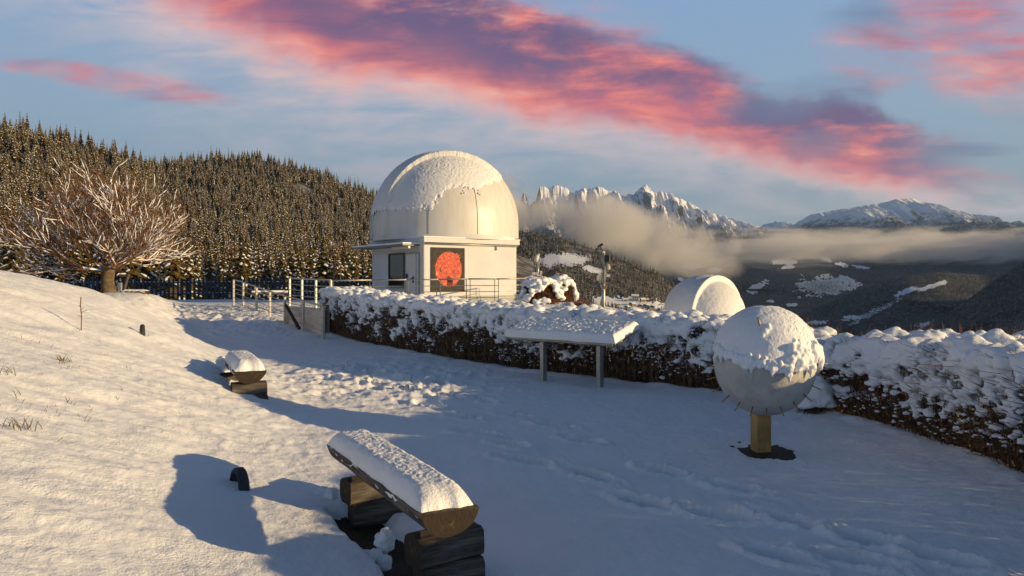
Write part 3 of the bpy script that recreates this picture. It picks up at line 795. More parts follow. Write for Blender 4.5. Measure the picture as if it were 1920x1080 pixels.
# ------------------------------------------------------------------ observatory
OBC = Vector((-3.53, 30.3, 0)); OZ = Gz(-3.0, 30.5)
PXM = F / 33.5
def oz(py, d=33.5): return EYE - (py - HOR) / F * d
OBS_TH = R(36)      # the right-hand wall recedes to the right
Lr, Ll = 4.6, 4.9
def observatory():
    t = empty('observatory', (OBC.x, OBC.y, 0), 0, 'white observatory with a large snow-capped dome and a red sun mural', 'observatory')
    er = Vector((math.cos(OBS_TH), math.sin(OBS_TH), 0)); el_ = Vector((-math.sin(OBS_TH), math.cos(OBS_TH), 0))
    # nearest corner so that the plan is centred under the dome
    c0 = Vector((0, 0, 0)); mid_ = er * Lr / 2 + el_ * Ll / 2
    zt = oz(454, 30.3); zb = OZ - .4
    rz = OBS_TH
    B().box((mid_.x, mid_.y, (zt + zb) / 2), (Lr, Ll, zt - zb), rz=rz).build('wall', WALLP, t)
    B().box((mid_.x, mid_.y, zt + .10), (Lr + .22, Ll + .22, .20), rz=rz, bev=.02).build('roof_slab', WALLP, t)
    B().box((mid_.x, mid_.y, zt + .225), (Lr + .26, Ll + .26, .05), rz=rz, bev=.02).build('roof_snow', SNOW, t)
    def on_r(u, z, o=0): return c0 + er * u - el_ * o + Vector((0, 0, z))     # right wall
    def on_l(u, z, o=0): return c0 + el_ * u - er * o + Vector((0, 0, z))     # left wall
    # plinth
    b = B(); b.box(on_r(Lr / 2, OZ + .12, .015), (Lr, .05, .42), rz=rz); b.build('plinth', GREYP, t)
    # gutter pipe below the slab on the right wall
    b = B(); b.cyl(on_r(.0, zt - .05, .06), on_r(Lr, zt - .05, .06), .035); b.cyl(on_r(3.5, zt - .06, .06), on_r(3.5, zt - .25, .05), .03); b.build('gutter', GALV, t, True)
    # corner trim
    b = B(); b.box(on_l(.18, (zt + zb) / 2, .02), (.05, .34, zt - zb), rz=rz); b.build('corner_trim', WALLP, t)
    # canopy over the door
    b = B(); b.box(on_l(2.78, zt - .10, .40), (.85, 4.85, .07), rz=rz); o = b.build('canopy', GREYP, t)
    b = B(); b.box(on_l(2.78, zt - .035, .40), (.87, 4.87, .06), rz=rz, bev=.02); b.build('canopy_snow', SNOW, o)
    b = B(); b.box(on_l(1.15, zt - .20, .50), (.10, 1.5, .10), rz=rz, bev=.01); b.build('canopy_lamp', material('lamp_cover', lambda s: (setc(s, 'Base Color', (.7, .66, .5)), setc(s, 'Roughness', .4))), o)
    # door
    z0, z1 = OZ + .02, OZ + 2.12
    b = B(); b.box(on_l(.98, (z0 + z1) / 2, .03), (.06, 1.15, z1 - z0), rz=rz); d = b.build('door', WALLP, t)
    b = B()
    for u in (.40, .62, 1.56): b.box(on_l(u, (z0 + z1) / 2, .065), (.035, .035, z1 - z0), rz=rz)
    b.box(on_l(.98, z1 - .02, .066), (.034, 1.2, .05), rz=rz); b.build('frame', GALV, d)
    b = B(); b.box(on_l(.84, z0 + 1.0, .10), (.03, .06, .26), rz=rz); b.cyl(on_l(.84, z0 + 1.05, .12), on_l(.98, z0 + 1.05, .14), .014); b.build('handle', RUBBER, d)
    b = B(); b.box(on_l(1.40, z0 + 1.15, .10), (.03, .12, .18), rz=rz); b.build('lock_box', RUBBER, d)
    # window
    wz0, wz1 = OZ + .72, OZ + 2.12
    glass = material('window_glass', lambda s: (setc(s, 'Base Color', (.02, .02, .018)), setc(s, 'Roughness', .04), setc(s, 'Specular IOR Level', .8)))
    b = B(); b.box(on_l(2.42, (wz0 + wz1) / 2, .015), (.05, 1.42, wz1 - wz0), rz=rz); w = b.build('window', glass, t)
    b = B(); dark = simple('dark_frame', (.05, .05, .05), .5)
    for u in (1.72, 3.12): b.box(on_l(u, (wz0 + wz1) / 2, .05), (.05, .06, wz1 - wz0), rz=rz)
    for z in (wz0, wz1): b.box(on_l(2.42, z, .051), (.052, 1.46, .06), rz=rz)
    b.build('frame', dark, w)
    b = B(); b.box(on_l(2.42, wz0 - .05, .08), (.12, 1.55, .03), rz=rz); b.build('sill', GALV, w)
    # mural of the red sun
    u0, u1 = .26, 1.88; mz0, mz1 = oz(547, 31), oz(465, 31.2)
    mb = simple('mural_black', (.025, .02, .018), .7, 0, .4, 5)
    b = B(); b.box(on_r((u0 + u1) / 2, (mz0 + mz1) / 2, .02), (u1 - u0, .04, mz1 - mz0), rz=rz); mu = b.build('mural', mb, t)
    def m_sun(bs):
        o = tc('Object'); n = noise(o, 4.5, 9, .8, 1.4); v = noise(o, 16, 5, .8)
        c = ramp(n * .7 + v * .3, [(.40, (.13, .008, .004)), (.47, (.42, .025, .008)), (.54, (.56, .06, .014)), (.61, (.85, .34, .12))])
        setc(bs, 'Base Color', c); setc(bs, 'Roughness', .6)
    msun = material('mural_sun_print', m_sun)
    b = B(); cu, cz, rr = (u0 + u1) / 2 + .02, (mz0 + mz1) / 2 + .03, .69
    rs = random.Random(3)
    pts = []
    for i in range(72):
        a = i / 72 * 2 * math.pi; r_ = rr * (1 + rs.uniform(-.012, .012)); pts.append(on_r(cu + r_ * .93 * math.cos(a), cz + r_ * 1.04 * math.sin(a), .0445))
    b.quad(pts); o = b.build('sun_print', msun, mu)
    b = B()
    for (a, l_, w_) in ((.72, .26, .05), (.86, .16, .09), (.60, .12, .06), (2.9, .06, .05), (5.2, .05, .05)):
        for q in range(4):
            aa = a + q * .03; r_ = rr * 1.0
            b.quad([on_r(cu + r_ * .93 * math.cos(aa), cz + r_ * 1.04 * math.sin(aa), .046 + q * .0005), on_r(cu + (r_ + l_ * (1 - q * .2)) * .93 * math.cos(aa + .05), cz + (r_ + l_ * (1 - q * .2)) * 1.04 * math.sin(aa + .05), .046 + q * .0005), on_r(cu + r_ * .93 * math.cos(aa + w_), cz + r_ * 1.04 * math.sin(aa + w_), .046 + q * .0005)])
    b.build('flare_print', msun, mu)
    b = B()   # small dark spots, and a figure's shadow painted in as the bottom blobs
    for (du, dz_, a_, c_) in ((-.40, .0, .03, .08), (-.36, -.09, .06, .03), (.0, -.42, .10, .14), (.05, -.58, .16, .20), (.12, -.50, .10, .10), (.30, .12, .02, .03)):
        pts = [on_r(cu + du + a_ * math.cos(i / 18 * 6.283) * rs.uniform(.75, 1.15), cz + dz_ + c_ * math.sin(i / 18 * 6.283) * rs.uniform(.75, 1.15), .0465 + .0006 * (a_ > .2)) for i in range(18)]
        b.quad(pts)
    b.build('spot_shadow_print', simple('mural_spot_shadow', (.12, .018, .01), .7, 0, .5, 9), mu)
    # ---- dome
    DD = 34.3; DR = 131 / F * DD; cz0 = oz(423, DD); zb0 = oz(447.5, DD); doff = er * 2.7 + el_ * 3.0; made = set(C.objects)
    dc = Vector((0, 0, cz0))
    def dome_mesh(r_, f=None, n=96, m=40, z_lo=None):
        pass
    mdir = Vector((.38, -.925, 0)).normalized(); sdir = Vector((mdir.y, -mdir.x, 0))   # plane of the shutter runs along sdir
    k_ = .38
    nu, nv = 160, 56
    UU, VV = np.meshgrid(np.linspace(0, 2 * math.pi, nu, endpoint=False), np.linspace(0, 1, nv))
    th = VV * math.pi / 2
    def shell(rad_fn, keep=None, mat=DOMEM, name='dome_shell', parent=t):
        dirx = np.sin(th) * np.cos(UU); diry = np.sin(th) * np.sin(UU); dirz = np.cos(th)
        r_ = rad_fn(dirx, diry, dirz)
        Vv = np.stack([dirx * r_, diry * r_, dirz * r_ + cz0], -1)
        low = Vv[-1].copy(); low[:, 2] = zb0; Vv = np.concatenate([Vv, low[None]])
        idx = np.arange(Vv.shape[0] * nu).reshape(Vv.shape[0], nu)
        Q = np.stack([idx[:-1], np.roll(idx[:-1], -1, 1), np.roll(idx[1:], -1, 1), idx[1:]], -1).reshape(-1, 4)
        if keep is not None:
            cc = Vv.reshape(-1, 3)[Q].mean(1); Q = Q[keep(cc)]
        return link(name, mesh_np(name, Vv.reshape(-1, 3), Q[:, ::-1], [mat], None, True), parent)
    shell(lambda a, b_, c_: np.full_like(a, DR), name='dome_shell')
    # raised shutter band between two parallel planes, with its rims
    def band_mesh(o0, o1, r_out, r_in, mat, name, parent, n=72, zlow=zb0, thick=True):
        Vv, Q = [], []
        prof = [(o0, r_in), (o0, r_out), (o1, r_out), (o1, r_in)]
        for i in range(n + 1):
            a = math.pi * i / n
            for (o, r_) in prof:
                rc = math.sqrt(max(r_ * r_ - o * o, 0.01)); p = mdir * o + sdir * (rc * math.cos(a)); Vv.append((p.x, p.y, cz0 + rc * math.sin(a)))
        rows_ = [(0, zlow), (n, zlow)]
        m_ = len(prof)
        for i in range(n):
            for j in range(m_ - 1): Q.append((i * m_ + j, i * m_ + j + 1, (i + 1) * m_ + j + 1, (i + 1) * m_ + j))
        for (i, z) in rows_:
            k0 = len(Vv)
            for j in range(m_):
                v = Vv[i * m_ + j]; Vv.append((v[0], v[1], z))
            for j in range(m_ - 1): Q.append((i * m_ + j, i * m_ + j + 1, k0 + j + 1, k0 + j))
        return link(name, mesh_np(name, Vv, Q, [mat]), parent)
    W_ = k_ * DR
    sh = band_mesh(-W_, W_, DR + .10, DR - .1, DOMEM, 'shutter', t)
    band_mesh(W_ - .04, W_ + .08, DR + .20, DR - .1, DOMEM, 'rim', sh); band_mesh(-W_ - .08, -W_ + .04, DR + .20, DR - .1, DOMEM, 'rim', sh)
    # ring and seams
    b = B(); b.cyl((0, 0, zb0 - .16), (0, 0, zb0 + .03), DR + .03, n=96); b.build('dome_ring', WALLP, t, False)
    seam = simple('seam', (.10, .095, .085), .8)
    for sx in (-.12, .515):
        sy = -math.sqrt(1 - sx * sx); b = B(); pts = []
        az = math.atan2(sy, sx)
        for q in range(15):
            e_ = R(-2 + q * 3.2); pts.append((math.cos(az) * math.cos(e_) * (DR + .004), math.sin(az) * math.cos(e_) * (DR + .004), cz0 + math.sin(e_) * (DR + .004)))
        pts = [(pts[0][0], pts[0][1], zb0)] + pts
        b.tube(pts, .012, 5); b.build('seam', seam, t)
    # snow lying on the dome
    nu2, nv2 = 720, 260
    U2, V2 = np.meshgrid(np.linspace(0, 2 * math.pi, nu2, endpoint=False), np.linspace(0, math.pi / 2 * .98, nv2))
    ax, ay, az_ = np.sin(V2) * np.cos(U2), np.sin(V2) * np.sin(U2), np.cos(V2)
    lim_f = np.interp(ax, [-1, -.68, -.3, -.1, 0, .1, .3, .5, .6, .8, 1], [.15, .17, .17, .19, .32, .42, .45, .43, .52, .60, .62])
    lim_b = .2
    lim = np.where(ay < .1, lim_f, np.interp(ay, [.1, .5], [.5, .25]))
    nz_ = fbm(ax * 6, ay * 6, az_ * 6, 4, 5) * .055 + fbm(ax * 22, ay * 22, az_ * 22, 3, 8) * .03
    hold = az_ - lim + nz_ * (1 + 1.2 * (ax < .1))
    proj = (ax * mdir.x + ay * mdir.y) * DR
    base_r = np.where(np.abs(proj) < W_ + .08, DR + .10, DR) ; base_r = np.where(np.abs(np.abs(proj) - W_ - .02) < .065, DR + .20, base_r)
    tk = (.035 + .05 * sst(az_, .3, .9)) * sst(hold, 0, .05) * (1 + .28 * fbm(ax * 40, ay * 40, az_ * 40, 3, 12))
    slip = sst(ax, .75, .95)                       # the sunny flank has slid clean
    r_ = base_r + tk + np.where(hold > 0, .004, -.03)
    Vv = np.stack([ax * r_, ay * r_, az_ * r_ + cz0], -1)
    idx = np.arange(nu2 * nv2).reshape(nv2, nu2)
    Q = np.stack([idx[:-1], np.roll(idx[:-1], -1, 1), np.roll(idx[1:], -1, 1), idx[1:]], -1).reshape(-1, 4)
    hk = hold.reshape(-1)[Q].max(1) > -.004
    Q = Q[hk][:, ::-1]
    me = mesh_np('snow_cap', Vv.reshape(-1, 3), Q, [SNOW_D], None, True); link('snow_cap', me, t)
    # clods left along the broken snow edge
    rs2 = np.random.default_rng(2); n_ = 260
    az2 = rs2.uniform(-math.pi, 0, n_ * 3); e2 = rs2.uniform(.05, .75, n_ * 3)
    dx_, dy_ = np.cos(az2), np.sin(az2)
    x_ = np.cos(e2) * dx_; lm = np.interp(x_, [-1, -.68, -.3, -.1, 0, .1, .3, .5, .6, .8, 1], [.15, .17, .17, .19, .32, .42, .45, .43, .52, .60, .62])
    dd = lm - np.sin(e2); ok = (dd > -.02) & (dd < .12) & (rs2.random(n_ * 3) < np.exp(-dd * 22)) & (x_ < .55)
    cen = np.stack([np.cos(e2) * dx_, np.cos(e2) * dy_, np.sin(e2)], -1)[ok] * (DR + .02); cen[:, 2] += cz0
    rd = np.repeat(rs2.uniform(.015, .05, len(cen))[:, None], 3, 1)
    Vl, Fl = lumps(cen, rd); o = link('snow_clods', mesh_np('snow_clods', Vl, Fl, [SNOW_D], None, True), t); o['kind'] = 'stuff'
    for q in C.objects:
        if q not in made and q.parent == t: q.location = (doff.x, doff.y, 0)
    return t
observatory()

# ------------------------------------------------------------------ second dome behind the hedge
def small_dome():
    d = 24.0; cx = (1322 - 960) / F * d; pm = F / d; r_ = 74 / pm
    t = empty('small_dome', (cx, d, 0), 0, 'smaller snow-covered observatory dome showing above the hedge', 'observatory dome')
    cz = EYE - (597 - HOR) / pm; zg = Gz(cx, d)
    b = B(); b.cyl((0, 0, zg - .6), (0, 0, cz), r_ * .97, n=48); b.build('wall', WALLP, t)
    mdir = Vector((.62, -.785, 0)).normalized(); sdir = Vector((mdir.y, -mdir.x, 0))
    nu, nv = 320, 130
    UU, VV = np.meshgrid(np.linspace(0, 2 * math.pi, nu, endpoint=False), np.linspace(0, math.pi / 2, nv))
    ax, ay, az = np.sin(VV) * np.cos(UU), np.sin(VV) * np.sin(UU), np.cos(VV)
    pr = ax * mdir.x + ay * mdir.y
    rr = np.full_like(ax, r_) * (1 + .006 * fbm(ax * 14, ay * 14, az * 14, 3, 4))
    band = (sst(pr, -.62, -.58) * sst(pr, .40, .36)) 
    rr = rr + .10 * band * sst(az, -.1, .1) + .02 * sst(az, .1, .6)
    rim = np.exp(-((pr - .345) / .03) ** 2); rr = rr + .07 * rim
    Vv = np.stack([ax * rr, ay * rr, az * rr * 1.01 + cz], -1)
    Vv[-1, :, 2] = cz - .05
    idx = np.arange(nu * nv).reshape(nv, nu)
    Q = np.stack([idx[:-1], np.roll(idx[:-1], -1, 1), np.roll(idx[1:], -1, 1), idx[1:]], -1).reshape(-1, 4)[:, ::-1]
    link('dome_shell', mesh_np('dome_shell', Vv.reshape(-1, 3), Q, [SNOW_D], None, True), t)
    b = B(); b.cyl((0, 0, cz - .12), (0, 0, cz + .02), r_ * 1.03, n=48); b.build('dome_ring', DOMEM, t)
    q = P(1276, 523, d + .2) - Vector((cx, d, 0)); b = B(); b.cyl(q + Vector((-.06, 0, .02)), q + Vector((.22, .05, -.10)), .05, .06, 10); b.build('vent_pipe', SNOW, t, True)
    return t
small_dome()
# ------------------------------------------------------------------ hedge
hpx, hpy = np.array(HX), np.array(HY)
seg = np.hypot(np.diff(hpx), np.diff(hpy)); hs = np.concatenate([[0], np.cumsum(seg)]); HLEN = hs[-1]
def hpos(s_):
    s_ = np.asarray(s_, float); x = np.interp(s_, hs, hpx); y = np.interp(s_, hs, hpy)
    e = .25; dx_ = np.interp(s_ + e, hs, hpx) - np.interp(s_ - e, hs, hpx); dy_ = np.interp(s_ + e, hs, hpy) - np.interp(s_ - e, hs, hpy)
    l_ = np.hypot(dx_, dy_) + 1e-9; return x, y, -dy_ / l_, dx_ / l_      # point on the front line, normal pointing away from the lawn
def s_of_y(y): return float(np.interp(-y, [-v for v in HY], hs))
S_GAP = s_of_y(10.55)
def hheight(s_): return np.interp(s_, [0, s_of_y(16.7), s_of_y(12), S_GAP - .3, S_GAP + .25, s_of_y(9.6), s_of_y(8), s_of_y(6), HLEN], [1.22, 1.18, 1.12, 1.02, .80, .98, 1.06, 1.12, 1.15])
def hthick(s_): return np.interp(s_, [0, s_of_y(12), S_GAP, s_of_y(8), HLEN], [1.15, 1.15, 1.2, 1.6, 1.7])
def hedge_pt(s_, v, z):     # v: 0 front .. 1 back, z above ground
    x, y, nx, ny = hpos(s_); t = hthick(s_)
    X_, Y_ = x + nx * v * t, y + ny * v * t
    return np.stack([X_, Y_, G(X_, Y_) * 1.0 + z - 0.05], -1)
def hedge_twigs(s0, s1, n, seed, parent, rad=.006, mat=TWIG, name='twigs'):
    rs = np.random.default_rng(seed)
    # upright stems
    k_ = 6; s_ = rs.uniform(s0, s1, n); v = np.clip(rs.normal(.35, .3, n), .02, .98); H = hheight(s_)
    lean_s = rs.normal(0, .16, n); lean_v = rs.normal(-.08, .2, n); top = rs.uniform(.55, 1.0, n)
    t = np.linspace(0, 1, k_)
    Ps = []
    for i, tt in enumerate(t):
        wig = .03
        Ps.append(hedge_pt(s_ + lean_s * tt ** 1.3 + rs.normal(0, wig, n), np.clip(v + lean_v * tt + rs.normal(0, wig, n), -.04, 1.04), H * top * tt))
    Pn = np.stack(Ps, 1); Rn = rad * (1.25 - t)[None] * rs.uniform(.7, 1.6, n)[:, None]
    V1, Q1 = tubes(Pn, Rn)
    # side twigs leaning outwards and up
    m_ = n * 6; s_ = rs.uniform(s0, s1, m_); z0 = hheight(s_) * rs.uniform(.08, .95, m_); v = np.where(rs.random(m_) < .6, np.abs(rs.normal(0, .13, m_)), rs.random(m_))
    a = rs.normal(0, .12, m_); b_ = rs.normal(-.06, .08, m_); dz_ = rs.uniform(-.02, .20, m_)
    Ps = [hedge_pt(s_ + a * tt + rs.normal(0, .008, m_), v + b_ * tt, z0 + dz_ * tt ** 1.2) for tt in (0, .5, 1)]
    V2, Q2 = tubes(np.stack(Ps, 1), rad * .55 * np.array([1.2, 1, .5])[None] * np.ones((m_, 1)))
    # withered leaves
    q = int(n * 2.4); s_ = rs.uniform(s0, s1, q); v = np.where(rs.random(q) < .65, rs.uniform(-.05, .2, q), rs.random(q)); z = hheight(s_) * rs.beta(2.2, 1.3, q)
    c = hedge_pt(s_, v, z); d1 = rs.normal(0, 1, (q, 3)); d1 /= np.linalg.norm(d1, axis=1, keepdims=True); d2 = np.cross(d1, rs.normal(0, 1, (q, 3))); d2 /= np.linalg.norm(d2, axis=1, keepdims=True)
    l_ = rs.uniform(.010, .036, q)[:, None] * (rad / .006)
    V3 = np.stack([c - d1 * l_, c + d2 * l_ * .5, c + d1 * l_, c - d2 * l_ * .5], 1).reshape(-1, 3); Q3 = np.arange(q * 4).reshape(q, 4)
    Vv = np.concatenate([V1, V2, V3]); Q = np.concatenate([Q1, Q2 + len(V1), Q3 + len(V1) + len(V2)])
    o = link(name, mesh_np(name, Vv, Q, [mat]), parent); o['kind'] = 'stuff'; return o
def hedge_snow(s0, s1, seed, parent, voxel, dens=1.0, big=1.0):
    rs = np.random.default_rng(seed); L = s1 - s0; cs, rd = [], []
    n = int(L * 75 * dens)                     # mattress of snow along the top
    s_ = rs.uniform(s0, s1, n); v = rs.uniform(.0, 1.0, n); r_ = rs.uniform(.08, .17, n) * big
    cs.append(hedge_pt(s_, v, hheight(s_) + rs.normal(-.02, .035, n))); rd.append(np.stack([r_ * 1.2, r_ * 1.2, r_ * rs.uniform(.55, .9, n)], -1))
    n = int(L * 80 * dens)                     # overhanging pillows on the lawn side, thinning downwards
    s_ = rs.uniform(s0, s1, n); q = rs.beta(1.0, 2.3, n); patchy = fbm(s_ * 1.3, q * 2, o=3, seed=seed)
    ok = patchy > -.15 + q * 1.3; s_, q = s_[ok], q[ok]; n = len(s_)
    r_ = rs.uniform(.04, .105, n) * (1 - .6 * q) * big
    cs.append(hedge_pt(s_, -.03 - .07 * np.sin(np.pi * np.clip(q * 1.6, 0, 1)), hheight(s_) * (1 - q * .62))); rd.append(np.stack([r_, r_, r_ * .85], -1))
    n = int(L * 420 * dens)                    # small clods on the twigs
    s_ = rs.uniform(s0, s1, n); q = rs.beta(1.2, 1.9, n); patchy = fbm(s_ * 2.2, q * 4, o=3, seed=seed + 1)
    ok = patchy > -.38 + q * .75; s_, q = s_[ok], q[ok]; n = len(s_)
    r_ = rs.uniform(.016, .050, n) * big
    cs.append(hedge_pt(s_, rs.uniform(-.08, .1, n), hheight(s_) * (1 - q * .85))); rd.append(np.stack([r_ * 1.3, r_ * 1.3, r_ * .8], -1))
    n = int(L * 40 * dens)                     # far side
    s_ = rs.uniform(s0, s1, n); q = rs.beta(1.0, 2.6, n); r_ = rs.uniform(.06, .12, n)
    cs.append(hedge_pt(s_, 1.02 + q * 0, hheight(s_) * (1 - q * .5))); rd.append(np.stack([r_, r_, r_ * .8], -1))
    n = int(L * 460 * dens); s_ = rs.uniform(s0, s1, n); q = rs.beta(1.6, 1.5, n); ok = fbm(s_ * 3.1, q * 5, o=3, seed=seed + 2) > -.30 + q * .6; s_, q = s_[ok], q[ok]; r_ = rs.uniform(.006, .024, len(s_)) * big * (1.15 - .5 * q)
    c_ = hedge_pt(s_, rs.uniform(-.09, .10, len(s_)), hheight(s_) * (1 - q * .9))
    Vl, Fl = lumps(c_, np.stack([r_ * rs.uniform(.8, 2.4, len(r_)), r_ * rs.uniform(.8, 2.4, len(r_)), r_ * rs.uniform(.5, 1.1, len(r_))], -1)); o = link('snow_clods', mesh_np('snow_clods', Vl, Fl, [SNOW], None, True), parent); o['kind'] = 'stuff'
    Vv, Ff = lumps(np.concatenate(cs), np.concatenate(rd))
    me = remesh(Vv, Ff, voxel, .035, 7, seed, 1); me.name = 'snow_load'; me.materials.append(SNOW)
    return link('snow_load', me, parent)
def hedge(label, s0, s1, seed, ntw, voxel, rad, big=1.0, dens=1.0):
    x, y, _, _ = hpos((s0 + s1) / 2)
    t = empty('hedge', (0, 0, 0), 0, label, 'hedge', 'snow-laden hedges round the lawn')
    hedge_twigs(s0, s1, ntw, seed, t, rad * .9)
    hedge_snow(s0, s1, seed + 50, t, voxel, dens, big)
    return t
hedge('long brown hedge loaded with snow, running from the railing to behind the info board', 0.0, S_GAP - .25, 1, 3300, .030, .008)
h2 = hedge('thick hedge bowed with heavy snow at the right edge of the lawn', S_GAP + .35, HLEN, 2, 4200, .026, .006, 1.15, 1.0)
# thinner stretch between the two
t = empty('hedge', (0, 0, 0), 0, 'low thin stretch of hedge with bare twigs just behind the spiked sphere', 'hedge', 'snow-laden hedges round the lawn')
hedge_twigs(S_GAP - .3, S_GAP + .4, 420, 3, t, .006)
hedge_snow(S_GAP - .3, S_GAP + .4, 60, t, .03, .7)
# long shoots standing up from the right-hand hedge
rs = np.random.default_rng(8); n = 620
s_ = rs.uniform(s_of_y(11.6), HLEN - 4, n); v = rs.uniform(.35, 1.05, n); h0 = hheight(s_) - .1; up = rs.uniform(.15, .36, n)
Ps = [hedge_pt(s_ + rs.normal(0, .03, n) * q, v + rs.normal(0, .03, n) * q, h0 + up * q) for q in (0, .5, 1)]
Vv, Q = tubes(np.stack(Ps, 1), .0035 * np.array([1.2, 1, .4])[None] * np.ones((n, 1)))
o = link('shoots', mesh_np('shoots', Vv, Q, [TWIGR]), h2); o['kind'] = 'stuff'

# ------------------------------------------------------------------ bushes
def bush(label, cx, cy, rx, ry, h, seed, z0=None, snow=1.0, voxel=.035, mat=TWIGR, ntw=1500, cat='bush'):
    rs = np.random.default_rng(seed); z0 = Gz(cx, cy) if z0 is None else z0
    t = empty('bush', (cx, cy, z0), 0, label, cat)
    n = ntw; a = rs.uniform(0, 6.283, n); e = rs.uniform(.1, 1.5, n); 
    end = np.stack([np.cos(a) * np.cos(e) * rx, np.sin(a) * np.cos(e) * ry, np.sin(e) * h], -1) * rs.uniform(.7, 1.02, n)[:, None]
    st = np.stack([rs.normal(0, rx * .2, n), rs.normal(0, ry * .2, n), np.zeros(n)], -1)
    tt = np.linspace(0, 1, 5)[None, :, None]; Pn = st[:, None] * (1 - tt) + end[:, None] * tt + rs.normal(0, .025, (n, 5, 3)) * tt; Pn[:, :, 2] += (.25 * h * (tt * (1 - tt)))[..., 0]
    V1, Q1 = tubes(Pn, np.linspace(.009, .003, 5)[None] * np.ones((n, 1)))
    m_ = n * 5; b_ = end[rs.integers(0, n, m_)] * rs.uniform(.7, 1.03, m_)[:, None]; tip = b_ + rs.normal(0, .07, (m_, 3)); Pn = np.stack([b_, (b_ + tip) / 2 + rs.normal(0, .01, (m_, 3)), tip], 1)
    V2, Q2 = tubes(Pn, np.array([.005, .004, .002])[None] * np.ones((m_, 1)))
    o = link('twigs', mesh_np('twigs', np.concatenate([V1, V2]), np.concatenate([Q1, Q2 + len(V1)]), [mat]), t); o['kind'] = 'stuff'
    n = int(700 * snow * rx * h); a = rs.uniform(0, 6.283, n); e = np.arcsin(rs.beta(1.6, 1.2, n)); q = rs.uniform(.86, 1.03, n)
    cen = np.stack([np.cos(a) * np.cos(e) * rx * q, np.sin(a) * np.cos(e) * ry * q, np.sin(e) * h * q], -1)
    ok = fbm(cen[:, 0] * 3, cen[:, 1] * 3, cen[:, 2] * 3, 3, seed) > -.05 - .3 * np.sin(e); cen = cen[ok]; r_ = rs.uniform(.03, .10, len(cen))
    Vv, Ff = lumps(cen, np.stack([r_ * 1.25, r_ * 1.25, r_ * .75], -1)); me = remesh(Vv, Ff, voxel, .025, 7, seed, 1); me.materials.append(SNOW); link('snow_load', me, t)
    return t
def at_px(px, py, d): p = P(px, py, d); return p.x, p.y, p.z
x, y, z = at_px(1010, 570, 22.0); bush('rounded russet bush half covered in snow, beside the white observatory wall', x, y, .72, .6, .82, 1, z, 1.3, .03)
x, y, z = at_px(1052, 566, 22.5); bush('tall reddish bush with a bare right flank, behind the snowy round bush', x, y, .50, .5, .82, 2, z, .8, .03)
x, y, z = at_px(1085, 598, 19.5); bush('low spreading bush under snow in front of the weather mast', x, y, .75, .5, .42, 3, z, 1.0, .03)
x, y, z = at_px(1200, 612, 18.5); bush('flat snow-covered bush right of the weather mast', x, y, .8, .5, .3, 5, z, 1.0, .035)
x, y, z = at_px(1548, 772, 9.5); bush('small snow-bowed bush at the hedge foot just right of the spiked sphere', x - .05, y + .25, .20, .2, .46, 4, Gz(x, y), 3.2, .02, TWIG, 160)

